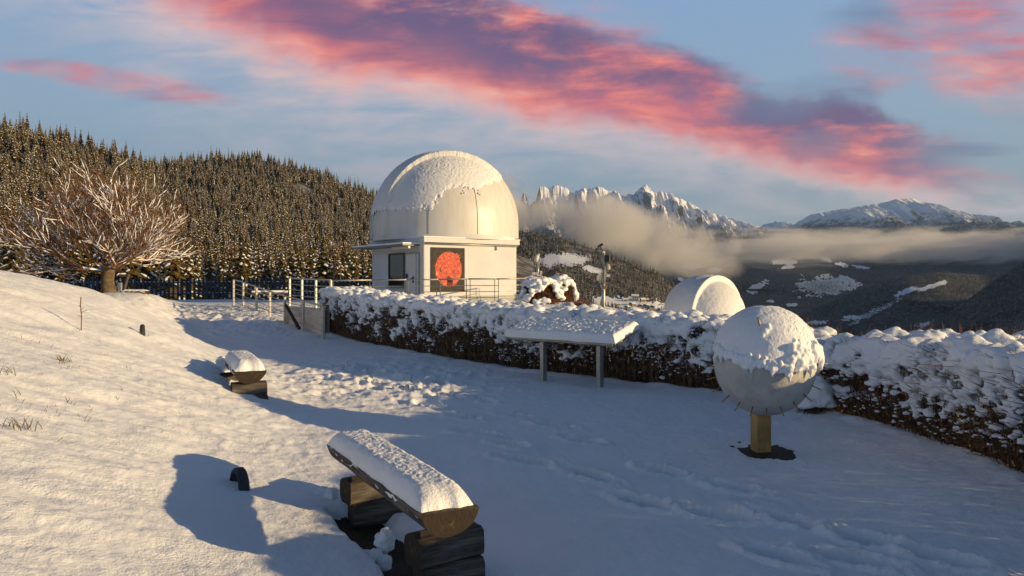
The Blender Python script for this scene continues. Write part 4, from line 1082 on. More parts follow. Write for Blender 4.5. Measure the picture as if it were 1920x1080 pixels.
# ------------------------------------------------------------------ spiked sphere sundial
def m_globe(bs):
    o = tc('Object'); n = noise(o, 5, 6, .65); st = noise(vmap(o, scale=(9, 9, .8)), 2.0, 6, .7); sp = noise(o, 38, 3, .6)
    c = mixc(smooth(n, .35, .7), (.56, .545, .51), (.45, .43, .39))
    c = mixc(smooth(st, .54, .72) * .55, c, (.27, .25, .21))
    c = mixc(smooth(sp, .66, .72) * .7, c, (.20, .18, .15))
    setc(bs, 'Base Color', c); setc(bs, 'Roughness', .8); bump(bs, noise(o, 30, 5, .7) + n * .6, .5, .012)
CONC = material('stained_pale_concrete', m_globe)
BRASS = simple('brass_rod', (.30, .21, .08), .5, .6, .3, 20)
OCHRE = simple('ochre_post', (.42, .25, .09), .7, 0, .25, 6, .3, 30)
def sundial():
    d = 7.65; c = P(1433, 681, d); r_ = .528; g = Gz(c.x, c.y)
    t = empty('sphere_sundial', (c.x, c.y, g), 0, 'large pale sphere bristling with brass rods on an ochre post, half snowed over', 'sundial')
    cz = c.z - g
    b = B(); bmesh.ops.create_uvsphere(b.b, u_segments=96, v_segments=48, radius=r_, matrix=Matrix.Translation((0, 0, cz))); b.build('sphere', CONC, t, True)
    px = (1426 - 1433) / F * d; b = B(); b.box((px, 0, (cz - r_ * .9) / 2 - .1), (.165, .165, cz - r_ * .9 + .25), rz=.12, bev=.012); b.build('post', OCHRE, t)
    pole = Vector((-.3, -.67, .68)).normalized(); a = pole.cross(Vector((0, 0, 1))).normalized(); e = pole.cross(a)
    tilt_off = -.06
    for i in range(24):
        an = i / 24 * 2 * math.pi + .09; dr = (a * math.cos(an) + e * math.sin(an)); rad = (dr + pole * tilt_off).normalized()
        p0 = Vector((0, 0, cz)) + rad * (r_ - .02); p1 = Vector((0, 0, cz)) + rad * (r_ + .105)
        b = B(); b.cyl(p0, p1, .0065, n=8); b.build('rod', BRASS, t, True)
    b = B(); p0 = Vector((0, 0, cz)) + pole * (r_ - .02); q = (pole + Vector((-.25, 0, .55))).normalized(); b.cyl(p0, p0 + q * .17, .009, n=8); b.build('rod', BRASS, t, True)
    # snow cap
    nu, nv = 520, 210
    UU, VV = np.meshgrid(np.linspace(0, 2 * math.pi, nu, endpoint=False), np.linspace(0.0001, math.pi * .62, nv))
    ax, ay, az = np.sin(VV) * np.cos(UU), np.sin(VV) * np.sin(UU), np.cos(VV)
    lim = np.interp(ax, [-1, -.6, -.2, .1, .4, .6, .8, 1], [.20, .06, .02, -.04, .02, -.06, .04, -.10])
    drip = -.01 + fbm(ax * 16, ay * 16, az * 3, 3, 7) * .13 + fbm(ax * 5, ay * 5, az * 5, 3, 8) * .07
    hold = az - lim + drip
    # a bare window where the sun has loosened the crust
    hold = np.where((ay < 0), hold - .30 * np.exp(-((ax - .72) / .13) ** 2 - ((az - .10) / .07) ** 2), hold)
    rough_ = sst(ax, -.1, .35) * sst(ax, 1.0, .7)
    edge = sst(hold, 0.0, .10)
    tk = edge * (.014 + .045 * sst(az, .1, .9)) + edge * .012 * (1.3 - sst(hold, .0, .25)) 
    tk = tk * (1 + .15 * fbm(ax * 5, ay * 5, az * 5, 2, 3)) + edge * (.003 + .020 * rough_ * (1.15 - az)) * np.abs(fbm(ax * 17, ay * 17, az * 17, 4, 11) + .2) * 1.15
    rr = r_ + np.where(hold > 0, tk, -.02)
    Vv = np.stack([ax * rr, ay * rr, az * rr + cz], -1)
    idx = np.arange(nu * nv).reshape(nv, nu); Q = np.stack([idx[:-1], np.roll(idx[:-1], -1, 1), np.roll(idx[1:], -1, 1), idx[1:]], -1).reshape(-1, 4)
    Q = Q[hold.reshape(-1)[Q].max(1) > -.005][:, ::-1]
    link('snow_cap', mesh_np('snow_cap', Vv.reshape(-1, 3), Q, [SNOW], None, True), t)
    # clods hanging off the lower edge of the cap
    rs = np.random.default_rng(6); n = 420
    u = rs.uniform(math.pi * 1.0, math.pi * 2.0, n); x_ = np.cos(u); lm = np.interp(x_, [-1, -.6, -.2, .1, .4, .6, .8, 1], [.20, .06, .02, -.04, .02, -.06, .04, -.10])
    z_ = lm + rs.normal(.05, .05, n) + (x_ > .1) * rs.uniform(0, .3, n); cr = np.sqrt(np.clip(1 - z_ ** 2, 0, 1)); R2 = r_ + rs.uniform(.01, .05, n)
    cen = np.stack([cr * x_ * R2, cr * np.sin(u) * R2, z_ * R2 + cz], -1)
    hole = np.exp(-((x_ * cr - .72) / .15) ** 2 - ((z_ - .10) / .09) ** 2) > .35
    cen = cen[~hole]; r3 = rs.uniform(.010, .034, len(cen)) * (1 + .5 * (cen[:, 0] > 0))
    ex = cen[::5].copy(); ex[:, 2] -= .03
    Vl, Fl = lumps(np.concatenate([cen, ex]), np.concatenate([np.stack([r3, r3, r3 * 1.15], -1), np.stack([r3[::5] * .6] * 2 + [r3[::5] * 1.6], -1)]))
    me = remesh(Vl, Fl, .011, .006, 18, 3, 1); me.materials.append(SNOW); link('snow_clods', me, t)
    # little sail of snow on the top rod
    p = Vector((0, 0, cz)) + Vector((-.22, -.66, .55)).normalized() * (r_ + .05)
    Vl, Fl = lumps(np.array([[p.x, p.y, p.z], [p.x - .03, p.y - .01, p.z - .045], [p.x + .03, p.y + .0, p.z + .045]]), np.array([[.035, .03, .05], [.02, .02, .04], [.035, .03, .04]]), (ICO2, ICO2F))
    me = remesh(Vl, Fl, .008, .006, 20, 4, 1); me.materials.append(SNOW); link('snow_clump', me, t); t.scale = (.94, 1, 1)
    # loose clump caught on a rod at the left
    return t
sundial()

# ------------------------------------------------------------------ snow-covered information board
def info_board():
    FL, FR = P(954, 630, 13.2), P(1150, 644, 11.75); ex = (FR - FL); L = ex.length
    up = Vector((0, 0, 1)); exn = ex.normalized(); back = Vector((-exn.y, exn.x, 0)).normalized(); wv = back * .68 + up * .20
    t = empty('information_board', (FL.x, FL.y, Gz(FL.x, FL.y)), 0, 'slanted information board on two grey legs under a thick slab of snow', 'information board')
    O = Vector(t.location)
    def q(u, v, w=0): return FL + ex * u + wv * v + (exn.cross(wv).normalized()) * w - O
    b = B(); vs = [b.b.verts.new(q(u, v, w)) for w in (-.045, 0) for (u, v) in ((0, 0), (1, 0), (1, 1), (0, 1))]
    for f in ((0, 1, 2, 3), (4, 5, 6, 7), (0, 1, 5, 4), (1, 2, 6, 5), (2, 3, 7, 6), (3, 0, 4, 7)): b.b.faces.new([vs[i] for i in f])
    b.build('board', GREYP, t, bevel=.006)
    b = B()
    for (u0, v0, u1, v1) in ((0.0, .0, 1, 0), (.0, 1, 1, 1), (0, 0, 0, 1), (1, 0, 1, 1)): b.cyl(q(u0, v0, -.025), q(u1, v1, -.025), .035, n=6)
    b.build('frame', simple('worn_aluminium', (.30, .28, .25), .5, .5, .2), t)
    for (px, py, dd) in ((1019, 706, 12.95), (1125, 722, 12.15)):
        bp = P(px, py, dd) - O; u = .0
        gz = Gz(bp.x + O.x, bp.y + O.y) - O.z
        zt = (FL.z + .05) - O.z
        b = B(); b.box((bp.x, bp.y, (gz - .2 + zt) / 2), (.075, .11, zt - gz + .2), rz=math.atan2(exn.y, exn.x), bev=.008); b.build('leg', GALV, t)
    # snow slab
    nu, nv = 240, 110; U_, V_2 = np.meshgrid(np.linspace(-.025, 1.025, nu), np.linspace(-.045, 1.03, nv))
    eu = np.minimum((U_ + .025) * L, (1.025 - U_) * L); ev = np.minimum((V_2 + .045) * .7, (1.03 - V_2) * .7); ed = np.minimum(eu, ev)
    hgt = .135 * np.sqrt(np.clip(1 - (1 - np.clip(ed / .07, 0, 1)) ** 2, 0, 1)) + .020 * sst(ed, 0, .1) * fbm(U_ * L * 22, V_2 * 22, o=3, seed=5) + .012 * fbm(U_ * L * 2.5, V_2 * 3, o=2, seed=6)
    w = exn.cross(wv).normalized()
    pts = np.array(q(0, 0)) + U_[..., None] * np.array(ex) + V_2[..., None] * np.array(wv) + (hgt + .002)[..., None] * np.array(w)
    low = []
    idx = np.arange(nu * nv).reshape(nv, nu); Q = np.stack([idx[:-1, :-1], idx[:-1, 1:], idx[1:, 1:], idx[1:, :-1]], -1).reshape(-1, 4)
    link('snow_slab', mesh_np('snow_slab', pts.reshape(-1, 3), Q, [SNOW], None, True), t)
info_board()

# ------------------------------------------------------------------ log benches
def half_log(parent, A_, B_, r_, zt, name='seat', tilt=0.0):
    """split log with its flat face up, from A_ to B_"""
    d = (B_ - A_); L = d.length; an = math.atan2(d.y, d.x); n, k_ = 60, 22
    Vv = []
    for i in range(n + 1):
        u = i / n * L
        for j in range(k_ + 1):
            a = math.pi + math.pi * j / k_
            rr = r_ * (1 + .03 * math.sin(3 * a + 1) + .015 * math.sin(u * 9 + a * 5))
            y_, z_ = rr * math.cos(a) * 1.05, rr * math.sin(a) * .86
            z_ += .02
            Vv.append((u - L / 2, y_, z_))
    m_ = k_ + 1; Q = []; mi = []
    for i in range(n):
        for j in range(k_): Q.append((i * m_ + j, i * m_ + j + 1, (i + 1) * m_ + j + 1, (i + 1) * m_ + j)); mi.append(0)
        Q.append((i * m_ + k_, i * m_, (i + 1) * m_, (i + 1) * m_ + k_)); mi.append(0)
    Q.append(tuple(range(m_))[::-1]); mi.append(1); Q.append(tuple(n * m_ + j for j in range(m_))); mi.append(1)
    me = mesh_np(name, Vv, Q, [WOOD, ENDG], mi)
    o = link(name, me, parent); o.location = ((A_ + B_) / 2).to_tuple()[:2] + (zt,); o.rotation_euler = (tilt, 0, an); return o, L, an
def log_beam(parent, c, L, r_, an, name, zc, square=.0, seed=1):
    n, k_ = 14, 20; Vv, Q, mi = [], [], []; rs = random.Random(seed)
    ph = rs.uniform(0, 6)
    for i in range(n + 1):
        u = i / n * L - L / 2
        for j in range(k_):
            a = 6.2832 * j / k_; rr = r_ * (1 + .05 * math.sin(2 * a + ph) + .03 * math.sin(5 * a + u * 3 + ph))
            cx, sx = math.cos(a), math.sin(a); p = 1 / max(abs(cx), abs(sx)) ** square
            Vv.append((u, cx * rr * p * .98, sx * rr * p * .92))
    for i in range(n):
        for j in range(k_): Q.append((i * k_ + j, i * k_ + (j + 1) % k_, (i + 1) * k_ + (j + 1) % k_, (i + 1) * k_ + j)); mi.append(0)
    Q.append(tuple(range(k_))[::-1]); mi.append(1); Q.append(tuple(n * k_ + j for j in range(k_))); mi.append(1)
    o = link(name, mesh_np(name, Vv, Q, [WOOD, ENDG], mi, False), parent); o.location = (c.x, c.y, zc); o.rotation_euler = (0, 0, an); return o
def bench_snow(parent, L, wid, zt, loc, an, seed, tilt=0.0, hmax=.11, ends=(.02, .02), slump=.03):
    nu, nv = 260, 90; U_, V_2 = np.meshgrid(np.linspace(0, 1, nu), np.linspace(-1, 1, nv))
    wob_ = fbm(U_ * L * 7, V_2 * 0, o=3, seed=seed) * .06
    half = wid / 2 * (1.04 + wob_ * (V_2 < 0) + .01)
    y_ = V_2 * half; x_ = (U_ - .5) * (L + .02) + fbm(V_2 * 2, U_ * 0 + 3, o=2, seed=seed + 4) * .02 * np.sign(U_ - .5)
    eu = np.minimum(U_ * L / .14, (1 - U_) * L / .20); ev = (1 - np.abs(V_2)) / .52
    def dome_(e): return np.sqrt(np.clip(1 - (1 - np.clip(e, 0, 1)) ** 2, 0, 1))
    h = hmax * dome_(eu) * dome_(ev) * (1 + .10 * fbm(U_ * L * 1.6, V_2 * .8, o=2, seed=seed + 1)) + .007 * sst(ev, .0, .6) * sst(eu, 0, .9) * fbm(U_ * L * 34, V_2 * 7, o=3, seed=seed + 2)
    h -= sst(np.abs(V_2), .93, 1) * (slump + .03 * fbm(U_ * L * 14, V_2 * 0, o=3, seed=seed + 6)) * (V_2 < 0)
    pts = np.stack([x_, y_, h + .004], -1).reshape(-1, 3)
    idx = np.arange(nu * nv).reshape(nv, nu); Q = np.stack([idx[:-1, :-1], idx[:-1, 1:], idx[1:, 1:], idx[1:, :-1]], -1).reshape(-1, 4)
    o = link('snow_cover', mesh_np('snow_cover', pts, Q, [SNOW], None, True), parent); o.location = (loc.x, loc.y, zt); o.rotation_euler = (tilt, 0, an); return o
def bench1():
    A_, B_ = Vector((-1.29, 5.88, 0)), Vector((-.34, 4.12, 0)); mid = (A_ + B_) / 2; g = 0.0
    t = empty('log_bench', (mid.x, mid.y, g), 0, 'long split-log bench with a loaf of snow on its seat, nearest the camera', 'bench', 'split-log benches on the lawn')
    A_ -= mid; B_ -= mid; zt = .455
    o, L, an = half_log(t, A_, B_, .165, zt)
    bench_snow(t, L - .07, .31, zt + .012, Vector((0, 0, 0)) - Vector((math.cos(an), math.sin(an), 0)) * .02, an, 3, hmax=.12, slump=.02)
    perp = an + math.pi / 2
    d = Vector((math.cos(an), math.sin(an), 0)); pn = Vector((-d.y, d.x, 0))
    for k_, u in enumerate((-L / 2 + .42, L / 2 - .22)):
        c = d * u + pn * .06
        log_beam(t, c, .42, .10, perp + .12, 'support_log', .215, .75, 3 + k_)
        log_beam(t, c + d * .02 + pn * .02, .37, .10, perp - .06, 'support_log', .05, .7, 6 + k_)
    log_beam(t, -d * (L / 2 - .20) + pn * .24, .26, .08, perp + .4, 'support_log', .22, .3, 8)
bench1()
def bench2():
    gp = ray_ground(469, 744); g = gp.z; DB = gp.y; A_, B_ = P(449, 668, DB + 1.15), P(469, 712, DB); A_.z = B_.z = 0; mid = (A_ + B_) / 2
    t = empty('log_bench', (mid.x, mid.y, g), 0, 'squat log bench seen end-on in the middle of the lawn, capped with snow', 'bench', 'split-log benches on the lawn')
    A_ -= mid; B_ -= mid; dd = (B_ - A_).normalized(); A_ -= dd * .25
    zt = (744 - 702) / F * DB + .02
    o, L, an = half_log(t, A_, B_, .185, zt)
    c_ = (A_ + B_) / 2
    bench_snow(t, L - .05, .36, zt + .012, c_, an, 13, hmax=.14)
    perp = an + math.pi / 2; d = Vector((math.cos(an), math.sin(an), 0))
    for k_, u in enumerate((-L / 2 + .25, L / 2 - .13)):
        log_beam(t, c_ + d * u, .42 if k_ else .50, .115, perp, 'support_log', zt - .235, .9, 13 + k_)
        log_beam(t, c_ + d * u + d * .012, .44, .11, perp, 'support_log', zt - .40, .9, 17 + k_)
bench2()
def bench3():
    d = 27.0; c = P(255, 565, d); g = c.z
    t = empty('log_chair', (c.x, c.y, g), .25, 'small log seat with a leaning backrest beside the picket fence', 'bench')
    o, L, an = half_log(t, Vector((-.45, 0, 0)), Vector((.42, -.15, 0)), .19, .36); bench_snow(t, L - .08, .36, .37, Vector((0, -.08, 0)), an, 23, hmax=.06)
    log_beam(t, Vector((.05, 0, 0)), .8, .13, .1, 'support_log', .12, .4, 3); 
    o = log_beam(t, Vector((-.40, .18, 0)), .85, .12, 0, 'backrest', .58, .5, 9); o.rotation_euler = (0, -R(76), .4); o.scale = (1, 1.2, .5)
    b = B(); b.box((-.47, .2, 1.0), (.14, .28, .05), bev=.02); b.build('snow_cover', SNOW, t)
bench3()

# rubber rings half buried in the snow
def ring(label, px, py, d, ro, wdt, th, az):
    c = ray_ground(px, py); g = c.z; n = 40; sc_ = c.y / d; ro *= sc_; wdt *= sc_; th *= sc_; Vv, Q = [], []
    for i in range(n + 1):
        a = -.5 + (math.pi + 1.0) * i / n
        for (r_, y_) in ((ro, -wdt / 2 + .012), (ro, wdt / 2 - .012), (ro - .012, wdt / 2), (ro - th, wdt / 2), (ro - th, -wdt / 2), (ro - .012, -wdt / 2)):
            Vv.append((r_ * math.cos(a), y_, r_ * math.sin(a)))
    for i in range(n):
        for j in range(6): Q.append((i * 6 + j, i * 6 + (j + 1) % 6, (i + 1) * 6 + (j + 1) % 6, (i + 1) * 6 + j))
    o = link('rubber_ring', mesh_np('rubber_ring', Vv, Q, [RUBBER], None, False), None, (c.x, c.y, g - .02)); o.rotation_euler = (0, 0, az); o.scale = (1, 1, 1.15)
    return tag(o, label, 'ring', 'rubber rings half buried in the snow')
ring('dark rubber ring half buried in the shaded snow left of the front bench', 449, 912, 6.2, .155, .085, .035, R(126))
ring('small grey rubber ring standing on the slope beside the snowy path', 267, 627, 17.6, .235, .09, .04, R(121))
# stake and sapling
c = ray_ground(152, 620); g = c.z
t = empty('sapling', (c.x, c.y, g), 0, 'thin bare sapling stuck in the snowy slope on the left', 'sapling')
t.scale = (c.y / 15,) * 3
b = B(); pts = [(0, 0, -.1), (.01, 0, .3), (-.012, 0, .5), (0, 0, .68)]; b.tube(pts, .011, 6); b.build('stem', TWIGR, t)
for (z_, a_, l_) in ((.36, .2, .12), (.48, 2.9, .05), (.28, 3.0, .06), (.42, .5, .06)):
    b = B(); b.cyl((0, 0, z_), (math.cos(a_) * l_, 0, z_ + l_ * .5), .005, n=5); b.build('branch', TWIGR, t)
# grey marker post by the fence
c = P(225, 556, 30.0); b = B(); b.box((0, 0, .05), (.16, .12, .62), bev=.03); o = b.build('marker_post', GALV, None, loc=(c.x, c.y, Gz(c.x, c.y) + .2)); tag(o, 'short light grey post standing in front of the picket fence near the tree', 'post')

# grass blades poking through the slope
def tufts():
    rs = np.random.default_rng(31); Ps, Rr = [], []
    spots = [(120, 680, 16, 1.0), (110, 690, 8, .8), (10, 700, 6, 1.2), (45, 800, 10, 1.1), (5, 800, 6, 1.2), (200, 665, 5, .6), (180, 645, 4, .6), (60, 640, 4, .6), (210, 745, 4, .5), (150, 760, 5, .6), (30, 760, 4, .6), (240, 745, 3, .5),
             (90, 780, 4, .6), (145, 785, 5, .5), (215, 735, 4, .5), (235, 690, 3, .4), (90, 760, 3, .5), (265, 625, 6, .4), (170, 700, 3, .5), (130, 600, 4, .5), (190, 600, 3, .5), (100, 820, 3, .5), (5, 740, 3, .9), (300, 770, 2, .4)]
    for (px, py, n, s_) in spots:
        p = ray_ground(px, py)
        for _ in range(int(n * 1.3)):
            a = rs.uniform(0, 6.28); L = rs.uniform(.03, .10) * s_; q = np.array([p.x + rs.normal(0, .06), p.y + rs.normal(0, .06), 0]); q[2] = Gz(q[0], q[1]) - .01
            dr = np.array([math.cos(a), math.sin(a), 0]) * rs.uniform(.2, .8); Ps.append([q + dr * L * t_ ** 1.5 + np.array([0, 0, L * t_ * .9]) for t_ in (0, .4, .75, 1)]); Rr.append(np.array([.0028, .0028, .002, .0006]) * (1 + .3 * s_))
    return np.array(Ps), np.array(Rr)
GRASS = simple('dry_grass', (.17, .13, .05), .9, 0, .5, 9)
Pn, Rn = tufts(); Vv, Q = tubes(Pn, Rn); tag(link('dry_grass', mesh_np('dry_grass', Vv, Q, [GRASS])), 'scattered dry grass blades poking through the snowy slope', 'grass', kind='stuff')
rs = np.random.default_rng(32); Ps = []; 
for (x0, y0, sx, sy, n) in ((-.80, 4.9, .17, .55, 420), (-.40, 4.0, .22, .16, 420), (2.58, 7.55, .36, .14, 160)):
    th = math.atan2(-1.7, 1.05)
    for _ in range(n):
        u, v = rs.normal(0, sy * .5), rs.normal(0, sx * .5)
        q = np.array([x0 + u * math.cos(th) - v * math.sin(th), y0 + u * math.sin(th) + v * math.cos(th), 0]); q[2] = -.14 + (0.03 if x0 > 0 else 0); a = rs.uniform(0, 6.28); L = rs.uniform(.04, .12)
        dr = np.array([math.cos(a), math.sin(a), 0]); Ps.append([q, q + dr * L * .4 + [0, 0, L * .5], q + dr * L + [0, 0, L * .45]])
Ps = np.array(Ps); Vv, Q = tubes(Ps, np.array([.003, .003, .001])[None] * np.ones((len(Ps), 1)))
tag(link('dry_grass', mesh_np('dry_grass', Vv, Q, [GRASS])), 'matted brown grass laid bare under the front bench and round the post', 'grass', kind='stuff')
# clods of snow thrown up beside the front bench
def clod(label, cs, rd, seed):
    rc = np.random.default_rng(seed); cs = np.array(cs, float); rd = np.array(rd, float)
    k_ = rc.integers(0, len(cs), 46); dv = rc.normal(0, 1, (46, 3)); dv /= np.linalg.norm(dv, axis=1, keepdims=True)
    cs = np.concatenate([cs, cs[k_] + dv * rd[k_] * .9]); rd = np.concatenate([rd, rd[k_] * rc.uniform(.2, .5, (46, 1))])
    Vl, Fl = lumps(cs, rd, (ICO2, ICO2F)); me = remesh(Vl, Fl, .009, .02, 22, seed, 1); me.materials.append(SNOW)
    tag(link('snow_clod', me), label, 'snow clod', 'snow clods beside the front bench')
a = ray_ground(722, 1022); a2 = ray_ground(705, 1030); b_ = ray_ground(606, 925); b2 = ray_ground(622, 935)
clod('large upright clod of snow leaning on the near log support of the front bench', [(a.x, a.y, .04), (a.x + .02, a.y - .03, .10), (a2.x - .05, a2.y, -.02), (a.x + .02, a.y - .12, -.04)], [(.06, .05, .07), (.045, .035, .045), (.08, .07, .05), (.05, .05, .05)], 3)
clod('rounded snow clod at the far foot of the front bench', [(b_.x, b_.y, .03), (b2.x, b2.y, .07), (b_.x - .02, b_.y - .1, .0)], [(.08, .07, .08), (.045, .045, .055), (.09, .09, .05)], 5)
for i, (px, py, r_, lb) in enumerate(((1218, 0, 0, ''),)): pass
c = P(420, 748, 10.95); clod('small snow lump at the left foot of the end-on bench', [(c.x, c.y, Gz(c.x, c.y) + .05), (c.x - .05, c.y + .1, Gz(c.x, c.y) + .10)], [(.10, .09, .09), (.08, .08, .08)], 7)

# ------------------------------------------------------------------ picket fence
FENCE = simple('shade_toned_picket', (.045, .05, .06), .8, 0, .3, 6, .3, 30)  # shade on the side facing the camera is put into this colour
def picket_fence():
    d0, d1 = 39.0, 37.0; x0, x1 = (-20 - 960) / F * d0, (735 - 960) / F * d1
    L = math.hypot(x1 - x0, d1 - d0); an = math.atan2(d1 - d0, x1 - x0)
    t = empty('picket_fence', (x0, d0, 0), an, 'picket fence coloured dark as in shade, with pointed uneven boards across the end of the path', 'fence')
    rs = random.Random(5); variants = []
    for v in range(5):
        w = .062 + .008 * (v - 2); b = B(); hgt = 1.22
        vs = [(-w, 0), (w, 0), (w, hgt - .16 - .02 * v), (w * .55, hgt - .06), (.0, hgt), (-w * .55, hgt - .06), (-w, hgt - .16 - .02 * v)]
        M = Matrix(((1, 0, 0), (0, 0, 1), (0, 1, 0)))
        b.prism(vs, -.016, .016)
        for q in b.b.verts: q.co = Vector((q.co.x, q.co.z, q.co.y))
        bmesh.ops.recalc_face_normals(b.b, faces=b.b.faces); me = bpy.data.meshes.new('picket'); b.b.to_mesh(me); b.b.free(); me.materials.append(FENCE); variants.append(me)
    u = 0
    c_, s_n = math.cos(an), math.sin(an)
    while u < L:
        gx, gy = x0 + c_ * u, d0 + s_n * u; g = max(Gz(gx, gy), .60)
        o = link('picket', variants[rs.randrange(5)], t, (u, rs.uniform(-.01, .01), g - .08 + rs.uniform(-.05, .07))); o.rotation_euler = (0, rs.gauss(0, .012), 0)
        u += .222 + rs.uniform(-.02, .02)
    u = .5
    for k_, u0 in enumerate(np.arange(0, L - .1, 2.7)):
        g0 = max(Gz(x0 + c_ * u0, d0 + s_n * u0), .60); u1 = min(u0 + 2.7, L); g1 = max(Gz(x0 + c_ * u1, d0 + s_n * u1), .60)
        for z_ in (.30, .86):
            b = B(); b.cyl((u0, .05, g0 + z_), (u1, .05, g1 + z_), .035, n=6); b.build('rail', FENCE, t)
            b = B(); b.cyl((u0, .055, g0 + z_ + .04), (u1, .055, g1 + z_ + .04), .028, n=6); b.build('rail_snow', SNOW, t)
        b = B(); b.box((u0, .09, g0 + .5), (.12, .10, 1.25), bev=.01); b.build('post', FENCE, t)
picket_fence()

# ------------------------------------------------------------------ railings
RAIL = simple('weathered_galvanised_rail', (.48, .46, .40), .5, .5, .15, 5)
RAILD = simple('grey_flat_post', (.20, .205, .20), .5, .4, .2, 5)
def railing(label, posts, rails, h, mat_p=RAIL, double=True, rr=.014, hr=.024, width=.05):
    """posts: list of Vector ground points; rails: heights"""
    t = empty('railing', posts[0], 0, label, 'railing', 'metal railings round the observatory terrace'); O = posts[0]
    for i, p in enumerate(posts):
        q = posts[min(i + 1, len(posts) - 1)] - posts[max(i - 1, 0)]; an = math.atan2(q.y, q.x)
        for k_ in ((-.5, .5) if double else (0,)):
            b = B(); off = Vector((math.cos(an), math.sin(an), 0)) * k_ * .13
            b.box(p - O + off + Vector((0, 0, h / 2 - .15)), (.014 if double else width, .055, h + .3), rz=an); b.build('post', mat_p, t)
    for p, q in zip(posts[:-1], posts[1:]):
        for z_ in rails:
            b = B(); b.cyl(p - O + Vector((0, 0, z_)), q - O + Vector((0, 0, z_)), .012, n=6); b.build('rail', RAIL, t)
        b = B(); b.cyl(p - O + Vector((0, 0, h)), q - O + Vector((0, 0, h)), hr, n=10); b.build('handrail', RAIL, t, True)
    return t
def post_from(px, ptop, d, h):       # ground point of a post whose top shows at (px, ptop)
    p = P(px, ptop, d); p.z -= h; return p
H_ = 1.02
ramp = [post_from(px, pt, d, H_) for px, pt, d in ((438, 524, 28.8), (456, 529, 27.6), (481, 538, 26.1), (506, 546, 24.7), (534, 555, 23.2), (569, 564, 21.7), (606, 575, 20.3))]
railing('sloping railing with pale posts beside the path, ending at the hedge', ramp, (.17, .34, .51, .68, .85), H_, double=False, width=.115)
up = [post_from(px, pt, d, H_) for px, pt, d in ((543, 521, 27.4), (566, 523, 26.6), (592, 524, 25.8), (620, 525, 25.2))]
railing('upper railing segment turning from the ramp to the terrace', up, (.2, .4, .6, .8), H_, double=False, width=.09)
main = [post_from(px, pt, d, H_) for px, pt, d in ((622, 526, 25.2), (697, 525, 25.6), (762, 524.5, 25.4), (822, 524, 25.2), (878, 523, 25.0), (931, 523, 24.8), (985, 522, 25.4))]
railing('long level railing of the terrace in front of the white observatory', main, (.2, .4, .6, .8), H_, RAILD)
side = [post_from(px, pt, d, H_) for px, pt, d in ((985, 521, 25.5), (1002, 518, 28.0), (1012, 518, 31.0))]
railing('short railing running back along the right side of the observatory', side, (.2, .4, .6, .8), H_, RAILD)
# retaining wall of the ramp
wl = [P(536, 574, 23.4), P(570, 577, 22.3), P(604, 581, 21.0)]; b = B()
vs = []
for p in wl: vs.append((b.b.verts.new(p), b.b.verts.new((p.x, p.y, p.z - 1.1)), b.b.verts.new((p.x + .15, p.y + .22, p.z)), b.b.verts.new((p.x + .15, p.y + .22, p.z - 1.1))))
for q, r2 in zip(vs[:-1], vs[1:]): b.b.faces.new((q[0], r2[0], r2[1], q[1])); b.b.faces.new((q[0], q[2], r2[2], r2[0])); b.b.faces.new((q[2], q[3], r2[3], r2[2]))
b.b.faces.new(vs[0]); o = b.build('retaining_wall', simple('plastered_wall', (.74, .60, .50), .9, 0, .1, 2)); tag(o, 'low pale retaining wall behind the sloping railing', 'wall')
b = B(); b.cyl(P(536, 572, 22.6), P(561, 616, 21.9), .05, n=6); tag(b.build('brace_beam', BARK), 'dark slanting beam leaning behind the sloping railing', 'beam')
b = B(); b.cyl(P(472, 549, 27.0), P(540, 549, 27.4), .07, n=8); o = b.build('log_rail', WOOD); tag(o, 'fallen log under snow behind the sloping railing', 'log'); b = B(); b.cyl(P(472, 547.5, 27.0), P(540, 547.5, 27.4), .065, n=8); b.build('snow_cover', SNOW, o)
